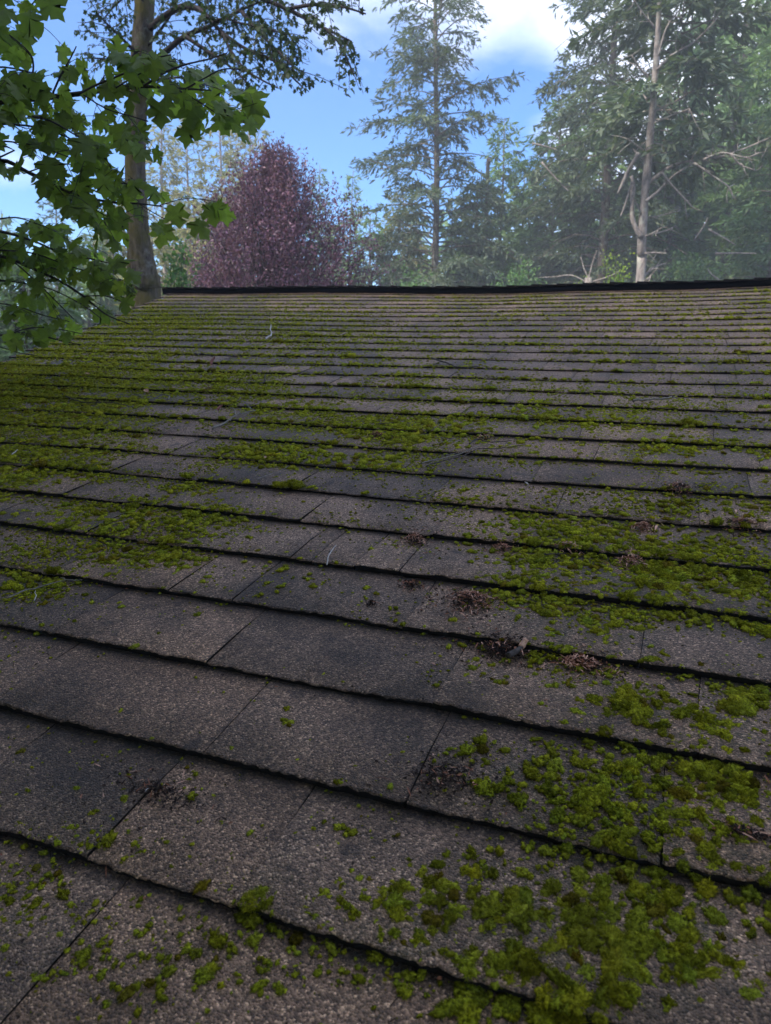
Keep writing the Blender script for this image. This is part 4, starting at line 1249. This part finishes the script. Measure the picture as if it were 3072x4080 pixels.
def opening(x, y):
    return ((x > 100) & (x < 290) & (y < 100)) | (x > 560) | ((x > 250) & (y > 500) & (y < 545)) | ((x > 345) & (y > 300) & (y < 420)) | ((x > 20) & (x < 110) & (y > 430) & (y < 470)) | \
           (y > np.interp(x, [-100, 0, 200, 280, 400], [805, 784, 700, 655, 600])) | ((x > 300) & (x < 560) & (y > 560)) | ((x > 170) & (y > 30) & (y < 105)) | ((x > 0) & (x < 60) & (y > 400) & (y < 470)) | ((x > 300) & (y < 110))
# foreground maple: boughs reach in from a trunk left of the frame
r4 = np.random.default_rng(41)
gu = r2w([-4.6, 1.2, 0]); mg = np.array([gu[0], gu[1], -.1])
t = thing('foreground_maple', mg, 'near maple whose boughs of big lobed green leaves hang in from the upper left', 'tree')
tp = [mg + (0, 0, z) + np.array([.08 * math.sin(z), .06 * math.cos(z * .8), 0]) for z in np.linspace(0, 11, 12)]
b = MB(); b.tube(smooth_path(tp, 3), np.linspace(.2, .07, 34), 12, rough=.03); part('trunk', t, b.verts(), b.faces(), 'bark', smooth=True)
FB = [
    ([(-350, 330), (-150, 260), (0, 221), (90, 212), (170, 203), (250, 192), (310, 187), (400, 192), (455, 195)], 2.9, 2.3, .0085, True),
    ([(55, 214), (66, 185), (72, 140), (60, 110), (20, 75)], 2.55, 2.5, .004, False), ([(170, 203), (220, 178), (270, 158), (320, 130), (370, 118)], 2.45, 2.4, .003, False),
    ([(110, 212), (130, 165), (150, 130), (165, 100)], 2.5, 2.5, .003, False), ([(310, 187), (350, 160), (400, 140), (450, 128), (490, 115)], 2.35, 2.3, .003, False),
    ([(250, 190), (300, 160), (340, 140)], 2.4, 2.4, .002, False), ([(400, 192), (440, 170), (480, 150), (520, 150)], 2.3, 2.25, .002, False), ([(380, 192), (430, 220), (470, 245), (500, 250)], 2.32, 2.3, .002, False),
    ([(-250, 300), (-50, 270), (60, 272), (130, 290), (190, 320), (230, 345)], 2.8, 2.4, .004, False), ([(-200, 90), (-60, 60), (20, 40), (60, 20), (90, -20)], 2.8, 2.5, .004, False),
    ([(-200, 180), (-60, 150), (0, 145), (40, 150), (80, 160)], 2.8, 2.5, .004, False), ([(60, 250), (110, 262), (160, 290), (210, 320), (240, 360)], 2.5, 2.4, .003, False), ([(180, 205), (230, 235), (280, 250), (320, 262)], 2.4, 2.35, .002, False),
    ([(-350, 420), (-120, 370), (0, 347), (60, 372), (120, 402), (175, 425), (250, 438), (300, 440), (350, 446)], 2.9, 2.35, .006, True),
    ([(150, 415), (200, 400), (250, 395), (290, 400)], 2.5, 2.4, .002, False), ([(60, 372), (100, 360), (150, 355), (190, 375)], 2.6, 2.5, .002, False), ([(-120, 370), (-20, 310), (50, 310), (100, 322), (150, 340)], 2.7, 2.5, .003, False),
    ([(175, 425), (210, 455), (235, 470)], 2.5, 2.45, .0015, False), ([(300, 440), (350, 470), (380, 480)], 2.4, 2.38, .0015, False), ([(120, 402), (160, 445), (190, 460)], 2.5, 2.5, .0015, False),
    ([(-350, 560), (-150, 530), (0, 553), (70, 580), (130, 608), (180, 640), (230, 680), (280, 700)], 3.1, 2.7, .006, True),
    ([(-250, 500), (-80, 490), (0, 500), (70, 520), (130, 545), (200, 560), (260, 575)], 3.1, 2.7, .005, True), ([(-80, 490), (20, 470), (70, 480), (120, 500)], 2.9, 2.8, .003, False), ([(-60, 600), (40, 610), (110, 625), (180, 660), (220, 690)], 3.0, 2.8, .003, False), ([(-60, 650), (30, 660), (90, 680), (150, 695)], 3.0, 2.9, .003, False), ([(-60, 540), (60, 545), (150, 575), (240, 600), (300, 610)], 2.9, 2.7, .003, False),
    ([(130, 608), (180, 600), (230, 600), (270, 610)], 2.8, 2.7, .002, False), ([(30, 565), (80, 610), (130, 660), (160, 690)], 2.9, 2.8, .003, False), ([(180, 640), (230, 640), (270, 655)], 2.8, 2.7, .002, False),
    ([(-200, 760), (-60, 735), (20, 722), (80, 724), (140, 738), (175, 745)], 3.2, 2.9, .004, True), ([(-60, 735), (0, 750), (40, 762), (80, 768)], 3.1, 3.0, .002, False), ([(20, 722), (70, 708), (130, 712), (180, 722)], 3.0, 2.9, .002, False)]
limbs = []; outer = []
for pl, d0, d1, r0, main in FB:
    P = [atd(x, y, d0 + (d1 - d0) * i / (len(pl) - 1)) for i, (x, y) in enumerate(pl)]
    limbs.append((P, r0, .0016, .0 if not main else .25, 1.0))
    if main or pl[0][0] < -100:
        P = [np.array([mg[0], mg[1], P[0][2] - .3])] + P
        outer.append((P[:3], r0, .0016, .25, 1.0))
    b = MB(); Q = smooth_path(P, 5); b.tube(Q, np.linspace(r0 * (1.6 if main else 1), .0016, len(Q)), 6, rough=.08); part('branch', t, b.verts(), b.faces(), 'branch')
tw, seats = grow(limbs, .070, .18, .045, r4, .25, .42, skip=.18, bad=lambda x, y: bool(opening(x, y)))
P, B, Rm, sz = seat_leaves(seats, .059, .045, r4, .8)
tw2, seats2 = grow(outer, .12, .30, .07, r4, .25, .42, skip=.2, bad=lambda x, y: x > -25)
P2, B2, R2, z2 = seat_leaves(seats2, .062, .045, r4, .8)
qx, qy, qd = project(B2); kk = (qx < -60) | (qd < 0); P2, B2, R2, z2 = P2[kk], B2[kk], R2[kk], z2[kk]
# single leaves seen apart in the photograph
SOLO = [(412, 285, .085, (0, 1)), (475, 265, .075, (.3, 1)), (540, 215, .085, (.5, .9)), (352, 505, .075, (-.1, 1)), (424, 488, .075, (.5, .6)), (145, 455, .08, (.2, .6)), (240, 470, .075, (.1, 1)),
        (190, 440, .06, (0, 1)), (500, 190, .09, (.5, .5)), (345, 240, .08, (.1, 1)), (410, 240, .08, (0, 1)), (170, 310, .085, (.4, .8)), (265, 300, .08, (.3, .9)), (60, 40, .075, (.4, .7)), (100, 10, .08, (.5, .8)), (250, 125, .07, (.8, .5))]
sb, sr, ss = [], [], []
camback = CW[:, 2]
for (x, y, s_, (dx, dy)) in SOLO:
    c = atd(x - dx * 12, y - dy * 18, 2.35)
    tip = CW[:, 0] * dx - CW[:, 1] * dy + r4.normal(0, .12, 3)
    nr = camback + np.array([0, 0, .5]) + r4.normal(0, .25, 3)
    sb.append(c); sr.append(orient(tip[None], nr[None])[0]); ss.append(s_ * .86)
x, y, d = project(B)
x, y = x / K, y / K
openings = ((x > 100) & (x < 290) & (y < 100)) | ((x > 560) & (y > 0)) | ((x > 250) & (y > 500) & (y < 545)) | ((x > 345) & (y > 300) & (y < 420)) | ((x > 20) & (x < 110) & (y > 430) & (y < 470)) | \
           (y > np.interp(x, [-100, 0, 200, 280, 400], [805, 784, 700, 655, 600])) | ((x > 300) & (x < 560) & (y > 560)) | ((x > 170) & (y > 30) & (y < 105)) | ((x > 0) & (x < 60) & (y > 400) & (y < 470) ) | ((x > 300) & (y < 110))
keep = ~openings & (r4.random(len(x)) > .0)
P, B, Rm, sz = P[keep], B[keep], Rm[keep], sz[keep]
P = np.concatenate([P, P2]); B = np.concatenate([B, B2]); Rm = np.concatenate([Rm, R2]); sz = np.concatenate([sz, z2])
pet = MB()
for a_, c_ in zip(P, B):
    pet.tube(np.array([a_, (a_ + c_) / 2 + (0, 0, .004), c_]), [.0009, .0008, .0008], 3, cap=False)
B = np.concatenate([np.array(sb), B]); Rm = np.concatenate([np.array(sr), Rm]); sz = np.concatenate([np.array(ss), sz])
x, y, d = project(B)
vis = (x > -60) & (x < W_PX) & (y > -60) & (y < H_PX) & (d > 0)
score = np.where(vis, sz / d, 0); score[:len(ss)] = 9
order = np.argsort(-score)
variants = [leaf_mesh(2, 100 + i) for i in range(7)]
lm = [mesh_np('leaf', v, f, 'maple', tone=np.tile(tones(1, .58, .88, .06, r4), (len(v), 1))) for v, f in variants]
loc = np.array(t.location)
for k in order[:300]:
    o = link('leaf', lm[k % 7], t)
    m = Matrix([list(Rm[k][i] * sz[k]) + [B[k][i] - loc[i]] for i in range(3)] + [[0, 0, 0, 1]])
    o.matrix_basis = m
rest = order[300:]
V, F, T = place(variants, B[rest], Rm[rest], sz[rest], tones(len(rest), .56, .88, .06, r4))
part('foliage', t, V, F, 'maple', tone=T, kind='stuff')
part('twigs', t, tw.verts(), tw.faces(), 'branch', kind='stuff')
part('outer_twigs', t, tw2.verts(), tw2.faces(), 'branch', kind='stuff')
part('petioles', t, pet.verts(), pet.faces(), 'branch', kind='stuff')
print('front maple leaves', len(B), vis.sum())
# unseen leaf mass added to this tree to darken the lower end of the roof
r5 = np.random.default_rng(51)
limbs = []
top = np.array([mg[0], mg[1], 0])
for k in range(40):
    z0 = r5.uniform(4.6, 7.0)
    tgt = np.array([r5.uniform(-4.5, 2.8), r5.uniform(-2.8, -.45), r5.uniform(4.0, 5.3)])
    s_ = top + (0, 0, z0)
    P = [s_, s_ * .6 + tgt * .4 + (0, 0, .7), tgt]
    limbs.append((P, .03, .005, .25, 1.0))
    b = MB(); Q = smooth_path(P, 5); b.tube(Q, np.linspace(.045, .008, len(Q)), 6); part('branch', t, b.verts(), b.faces(), 'bark')
tw, seats = grow(limbs, .16, .7, .12, r5, .2, .5)
P, B, Rm, sz = seat_leaves(seats, .15, .05, r5, .5)
x, y, d = project(B)
keep = ~((d > 0) & (x > -80) & (x < W_PX + 80) & (y > -80))
V, F, T = place([leaf_mesh(1, 60 + i) for i in range(3)], B[keep], Rm[keep], sz[keep], tones(int(keep.sum()), .38, .60, .06, r5))
part('shade_canopy', t, V, F, 'maple', tone=T, kind='stuff')
print('shade_canopy', keep.sum())

# ------------------------------------------------------------------ fallen twigs and litter on the shingles
def roof_path(pts, lift):
    out = []
    for i, (x, y) in enumerate(pts):
        u_, v_ = on_roof(x, y)
        l_ = lift[i] if isinstance(lift, (list, tuple)) else lift
        out.append(roofpt(u_, v_, surf_w(u_, v_) + l_))
    return out
def twig(strokes, rad, mat, label, lift=.005, group=None):
    rad *= .72
    P0 = roof_path(strokes[0][:1], 0)[0]
    o = thing('fallen_twig', P0, label, 'twig', group)
    for k, st in enumerate(strokes):
        P = smooth_path(roof_path(st, lift if k == 0 else lift + .002), 5)
        P = P + rng.normal(0, rad * .25, P.shape)
        b = MB(); r_ = rad if k == 0 else rad * .6
        b.tube(P, np.linspace(r_, r_ * .5, len(P)), 6, rough=.14)
        part('stem' if k == 0 else 'side_shoot', o, b.verts(), b.faces(), mat)
def c(ox, oy, s, *pts): return [(ox + x * s, oy + y * s) for x, y in pts]
A_ = (600, 1140, .3617); B_ = (0, 1400, .3617); C3 = (1500, 1140, .3617); C4 = (2472, 1120, .3617); D0_ = (0, 1900, .461); D1 = (768, 1900, .461); D2 = (1536, 1900, .461)
TG = 'twigs fallen on the shingles'
twig([c(*A_, (690, 1630), (860, 1530), (940, 1480), (1160, 1410)), c(*A_, (940, 1480), (930, 1410), (880, 1385)), c(*A_, (1115, 1402), (1080, 1360), (1040, 1330)), c(*A_, (880, 1535), (850, 1520))], .0042, 'twig_grey', 'stout grey twig with two side shoots on bare shingle, left of centre', .009, TG)
twig([c(*A_, (1270, 615), (1300, 590), (1340, 560), (1325, 510), (1330, 460))], .0050, 'twig_pale', 'pale crooked twig lying high on the roof, left of the middle', .010, TG)
twig([c(*A_, (200, 1300), (212, 1250), (130, 1230), (20, 1200))], .0028, 'twig_grey', 'small hooked grey twig among moss at the left, near a tan leaf', .008, TG)
twig([c(*A_, (1200, 1105), (1260, 1085), (1262, 1050), (1285, 1000)), c(*A_, (1262, 1050), (1270, 1010))], .0030, 'twig_dark', 'small forked dark twig standing in moss on the upper roof', .010, TG)
twig([c(*A_, (490, 765), (560, 772), (640, 780), (690, 805)), c(*A_, (540, 770), (520, 800))], .0045, 'twig_dark', 'dark curved twig beside reddish scraps, upper left of the roof', .008, TG)
twig([c(*A_, (840, 785), (900, 800), (960, 780), (1000, 775))], .0040, 'twig_dark', 'short dark twig right of the curved one on the upper roof', .008, TG)
twig([c(*A_, (-60, 520), (0, 540), (40, 580))], .0045, 'twig_dark', 'short dark twig near the left end of the upper courses', .009, TG)
twig([c(*A_, (1170, 2205), (1290, 2150), (1440, 2080), (1520, 2020)), c(*A_, (1370, 2035), (1480, 2070), (1650, 2095))], .0013, 'twig_grey', 'very thin forked grey twig between moss patches left of centre', .007, TG)
twig([c(*B_, (700, 520), (780, 550), (850, 575), (950, 605), (1060, 605), (1160, 595), (1320, 615), (1480, 665)), c(*B_, (760, 600), (790, 562), (900, 555), (1060, 565)), c(*B_, (1000, 470), (1010, 505), (1045, 522), (1090, 510), (1080, 400)),
      c(*B_, (1370, 512), (1330, 552)), c(*B_, (1490, 522), (1530, 530), (1560, 560))], .0028, 'twig_dark', 'long wavy dark twig with curled side shoots in moss, far left', .008, TG)
twig([c(*B_, (150, 1200), (185, 1165), (210, 1140))], .0022, 'twig_pale', 'tiny whitish twig in the moss at the left edge', .010, TG)
twig([c(*D0_, (90, 1102), (220, 1035), (320, 1010), (450, 965), (560, 932), (720, 925)), c(*D0_, (575, 935), (560, 922), (535, 915))], .0016, 'twig_grey', 'long thin brownish twig partly under moss at the left edge', .007, TG)
twig([c(*D0_, (308, 1115), (325, 1070), (312, 1040), (318, 1020))], .0012, 'twig_pale', 'tiny curled white twig below the long thin one at left', .005, TG)
twig([c(*D1, (1165, 802), (1180, 765), (1200, 720), (1225, 680), (1245, 655)), c(*D1, (1200, 715), (1190, 712))], .0016, 'twig_pale', 'bright white stick lying on bare shingle near the centre', .008, TG)
twig([c(*C3, (490, 2010), (620, 1975), (760, 1940), (930, 1885), (1110, 1830), (1290, 1797)), c(*C3, (760, 1918), (850, 1900), (930, 1885)), c(*C3, (1150, 1812), (1135, 1800))], .0022, 'twig_grey', 'long straight grey twig, upper one of the crossed pair at centre', .010, TG)
twig([c(*C3, (560, 2035), (590, 2005), (650, 1992), (800, 1940), (950, 1900), (1130, 1838), (1280, 1840), (1430, 1825), (1640, 1785))], .0020, 'twig_dark', 'long bent dark twig, lower one of the crossed pair at centre', .007, TG)
twig([c(*C3, (1030, 1780), (1080, 1740), (1150, 1725), (1200, 1752), (1300, 1758), (1490, 1745)), c(*C3, (1190, 1740), (1180, 1710), (1200, 1685)), c(*C3, (1215, 1690), (1235, 1725))], .0024, 'twig_dark', 'zigzag dark twig just above the crossed pair of twigs', .008, TG)
twig([c(*C3, (600, 820), (700, 862), (780, 892), (860, 915), (960, 932), (1140, 910))], .0042, 'twig_dark', 'sagging dark twig high on the roof right of centre', .010, TG)
twig([c(*C4, (130, 1365), (300, 1345), (460, 1330), (600, 1315))], .0048, 'twig_grey', 'straight grey stick lying along a course at the right', .008, TG)
twig([c(*D2, (1370, 722), (1440, 722), (1550, 718))], .0020, 'twig_dark', 'short straight dark stick among dense moss right of centre', .010, TG)
twig([c(*C3, (0, 1568), (100, 1560), (200, 1545))], .0020, 'twig_dark', 'thin dark twig above the bright moss patch at centre', .008, TG)
# thick dark catkin-like stem with a pink end
P = smooth_path(roof_path([(2025, 2640), (2057, 2619), (2075, 2602), (2096, 2589)], .007), 4)
o = thing('fallen_twig', P[0], 'stubby dark stem with a pinkish cut end lying in dark litter', 'twig')
b = MB(); b.tube(P[:9], np.linspace(.0035, .0038, 9), 7, rough=.14); part('stem', o, b.verts(), b.faces(), 'twig_dark')
b = MB(); b.tube(P[8:], np.linspace(.0042, .0036, len(P) - 8), 7, rough=.05); part('end', o, b.verts(), b.faces(), 'litter_tan')

def scrap_geo(mb, u_, v_, w_, L_, W_, r2, curl=.3):
    ang = r2.uniform(0, 6.28); pit = r2.normal(0, .28)
    d = np.array([math.cos(ang) * math.cos(pit), math.sin(ang) * math.cos(pit), abs(math.sin(pit))]); s = np.array([-math.sin(ang), math.cos(ang), r2.normal(0, .35)])
    s /= np.linalg.norm(s); n_ = np.cross(d, s)
    o_ = np.array([u_, v_, w_ + float(sag(u_, v_))])
    pts = []
    for f, wd in ((-.5, .25), (-.15, .95), (.2, .8), (.5, .05)):
        c0 = o_ + d * L_ * f - n_ * curl * L_ * (f * f - .25) * .6
        pts += [c0 - s * W_ * wd / 2 + n_ * W_ * .22, c0 - n_ * W_ * .1, c0 + s * W_ * wd / 2 + n_ * W_ * .22]
    V = np.array(pts) @ RW.T + O
    F = []
    for i in range(3):
        a_ = i * 3
        F += [(a_, a_ + 1, a_ + 4, a_ + 3), (a_ + 1, a_ + 2, a_ + 5, a_ + 4)]
    mb.add(V, F)
def pile(x, y, wx, wy, n, label, tan=.3, moss_=0, height=.012, needles=0.5):
    u0_, v0_ = on_roof(x, y); ua, _ = on_roof(x + wx / 2, y); _, va = on_roof(x, y - wy / 2)
    su, sv = abs(ua - u0_), abs(va - v0_)
    r2 = np.random.default_rng(int(x * 7 + y))
    groups = {'litter_dark': MB(), 'litter_brown': MB(), 'litter_tan': MB()}
    for i in range(int(n * 1.7)):
        du, dv_ = r2.normal(0, .36 if r2.random() < .6 else .85, 2)
        u_, v_ = u0_ + du * su, v0_ + dv_ * sv
        hgt = height * math.exp(-(du * du + dv_ * dv_) * 2) * r2.random() + .001
        q = r2.random()
        bf = .25 if tan > .045 else .08
        m = 'litter_dark' if q > tan + bf else ('litter_brown' if q > tan else 'litter_tan')
        if q > tan + bf or r2.random() > needles: L_, W_ = r2.uniform(.002, .0065), r2.uniform(.001, .003)
        else: L_, W_ = r2.uniform(.006, .014), r2.uniform(.0008, .0018)
        if m != 'litter_dark': hgt += height * .35 * math.exp(-(du * du + dv_ * dv_) * 2)
        scrap_geo(groups[m], u_, v_, surf_w(u_, v_) + hgt, L_, W_, r2)
    o = thing('litter_pile', roofpt(u0_, v0_, .006), label, 'debris')
    for m, mb in groups.items():
        if mb.n: part({'litter_dark': 'rotten_scraps', 'litter_brown': 'brown_scales', 'litter_tan': 'tan_scales'}[m], o, mb.verts(), mb.faces(), m, kind='stuff')
pile(1877, 2411, 230, 90, 420, 'large mound of brown bud scales on bare shingle at the centre', .14, height=.014)
pile(1651, 2158, 95, 60, 170, 'small round clump of brown litter left of the large mound', .12, height=.012)
pile(2002, 2187, 95, 38, 90, 'tan and brown scales on moss above and right of the large mound', .35, height=.008)
pile(2262, 2195, 120, 36, 60, 'pinkish scales under a shingle edge in the dense moss', .45, height=.007)
pile(2520, 2245, 140, 70, 150, 'dark litter with tan scales on dense moss at the right', .28, height=.010)
pile(2562, 2107, 110, 40, 110, 'brown needles caught on moss, higher at the right', .35, height=.008)
pile(2700, 1963, 120, 36, 180, 'dark knot of litter below a moss tuft at the right', .06, height=.012)
pile(2950, 2108, 150, 40, 150, 'flat dark litter under a shingle edge near the right side', .08, height=.009)
pile(2000, 2600, 270, 90, 360, 'wet black litter gathered under a shingle edge right of centre', .04, height=.010)
pile(2320, 2655, 210, 60, 260, 'reddish brown needles in a long heap under a shingle edge', .30, height=.010)
pile(1640, 2335, 90, 40, 80, 'scattered dark crumbs above the large mound to the left', .05, height=.006)
pile(640, 3170, 420, 120, 120, 'dark needles strewn over a shingle at the lower left', .03, height=.006, needles=1)
pile(1780, 3130, 330, 200, 190, 'black crumbly litter around moss at the lower right', .03, height=.008)
pile(2950, 3350, 300, 70, 90, 'dark litter under moss near the lower right edge', .04, height=.008)
pile(947, 1425, 70, 12, 90, 'thin dark litter line on the upper roof', .05, height=.008)
pile(835, 1558, 40, 10, 60, 'small dark reddish clump in moss on the upper left roof', .05, height=.010)
pile(1500, 1742, 90, 22, 120, 'dark brown clump where the shingle edge meets bright moss', .12, height=.012)
pile(1930, 1752, 110, 26, 90, 'curled brown strips beside the zigzag twig', .2, height=.012)
pile(1480, 2420, 40, 16, 30, 'few dark crumbs on the smooth shingle left of the mound', .0, height=.005)
pile(380, 1610, 330, 40, 150, 'dark litter lying around the long wavy twig', .02, height=.008)
def scrap(x, y, L_, W_, mat, label, nm='bud_scale', cat='plant scrap', lift=.006):
    u_, v_ = on_roof(x, y); r2 = np.random.default_rng(int(x + y * 3))
    mb = MB(); scrap_geo(mb, u_, v_, surf_w(u_, v_) + lift, L_, W_, r2, .5)
    o = link(nm, mesh_np(nm, mb.verts(), mb.faces(), mat), None, label=label, category=cat)
scrap(586, 1568, .028, .016, 'litter_tan', 'tan curled leaf scrap beside the moss, left of centre', 'dry_leaf')
scrap(853, 1449, .05, .022, 'litter_red', 'reddish curled leaf high on the roof at left', 'dry_leaf', lift=.010)
scrap(880, 1636, .030, .014, 'litter_red', 'rusty red leaf scrap above the stout grey twig', 'dry_leaf')
scrap(738, 3104, .012, .0016, 'litter_tan', 'tan needle in the dark litter at lower left')
scrap(334, 3205, .011, .0022, 'litter_brown', 'brown scale on the dark shingle at lower left')
scrap(592, 3174, .006, .0016, 'twig_pale', 'tiny whitish splinter beside the lower left litter')
scrap(1748, 3153, .008, .0020, 'litter_tan', 'tan scale among black crumbs at lower right of centre')
scrap(2970, 3380, .018, .0014, 'litter_tan', 'long tan needle on moss near the lower right edge')
scrap(3050, 3135, .012, .0020, 'litter_brown', 'pink brown needle at the right edge of the roof')
scrap(2612, 2120, .024, .0040, 'litter_tan', 'upright tan scale right of the brown needles')
scrap(2080, 2452, .020, .0026, 'litter_brown', 'orange brown needle right of the large mound')
scrap(1842, 2480, .012, .0030, 'litter_tan', 'pale pink scale just below the large mound')
scrap(2406, 2255, .014, .0028, 'litter_tan', 'single tan scale in dense moss at right')
scrap(2675, 2240, .020, .0024, 'litter_tan', 'tan needle leaning over a shingle edge at right')
scrap(1153, 2355, .008, .0020, 'litter_tan', 'tiny tan scale on the bluish shingle left of centre')
scrap(1278, 2368, .006, .0030, 'twig_pale', 'tiny white fleck on the bluish shingle')
scrap(2097, 1935, .012, .0050, 'twig_pale', 'small white petal on shingle right of centre', 'petal')
scrap(855, 1923, .010, .0060, 'twig_pale', 'white petal on a dark moss tuft left of centre', 'petal')
scrap(1062, 1843, .016, .0070, 'litter_tan', 'orange tan scale beside moss left of centre')
scrap(350, 1504, .018, .010, 'litter_tan', 'pale crumb high in the moss at left')
scrap(2930, 2063, .020, .0040, 'litter_tan', 'orange scale on dark litter at the right')
scrap(1540, 2167, .012, .0035, 'litter_brown', 'orange brown scale left of the small round clump')

# crumbs, needles and grit strewn everywhere
r6 = np.random.default_rng(77)
mbs = {'litter_dark': MB(), 'litter_brown': MB()}
for i in range(5200):
    v_ = .12 + 3.2 * r6.random() ** 1.7
    lo_ = np.interp(v_, [.1, .8, 1.4, 3.3], [-.6, -1.15, -1.75, -2.9]); u_ = r6.uniform(lo_, .45)
    if r6.random() < .35: v_ = V0 + EXPO * math.floor((v_ - V0) / EXPO) - abs(r6.normal(0, .006)) - .001
    if mnoise.noise(Vector((u_ * 4, v_ * 5, 9.9))) < r6.uniform(-.35, .45): continue
    m = 'litter_brown' if r6.random() < .10 else 'litter_dark'
    nd = r6.random() < .3
    L_, W_ = (r6.uniform(.006, .013), r6.uniform(.0006, .0011)) if nd else (r6.uniform(.0018, .005), r6.uniform(.001, .0028))
    scrap_geo(mbs[m], u_, v_, float(surf_w(u_, v_)) + .0012, L_, W_, r6)
mb = MB(); V1, V2 = mbs['litter_dark'].verts(), mbs['litter_brown'].verts()
F1, F2 = mbs['litter_dark'].faces()[0], mbs['litter_brown'].faces()[0]
link('needle_litter', mesh_np('needle_litter', np.concatenate([V1, V2]), np.concatenate([F1, F2 + len(V1)]), ['litter_dark', 'litter_brown'], [0] * len(F1) + [1] * len(F2)), None, kind='stuff', category='litter',
     label='dark crumbs and needles strewn thinly over all the shingles')
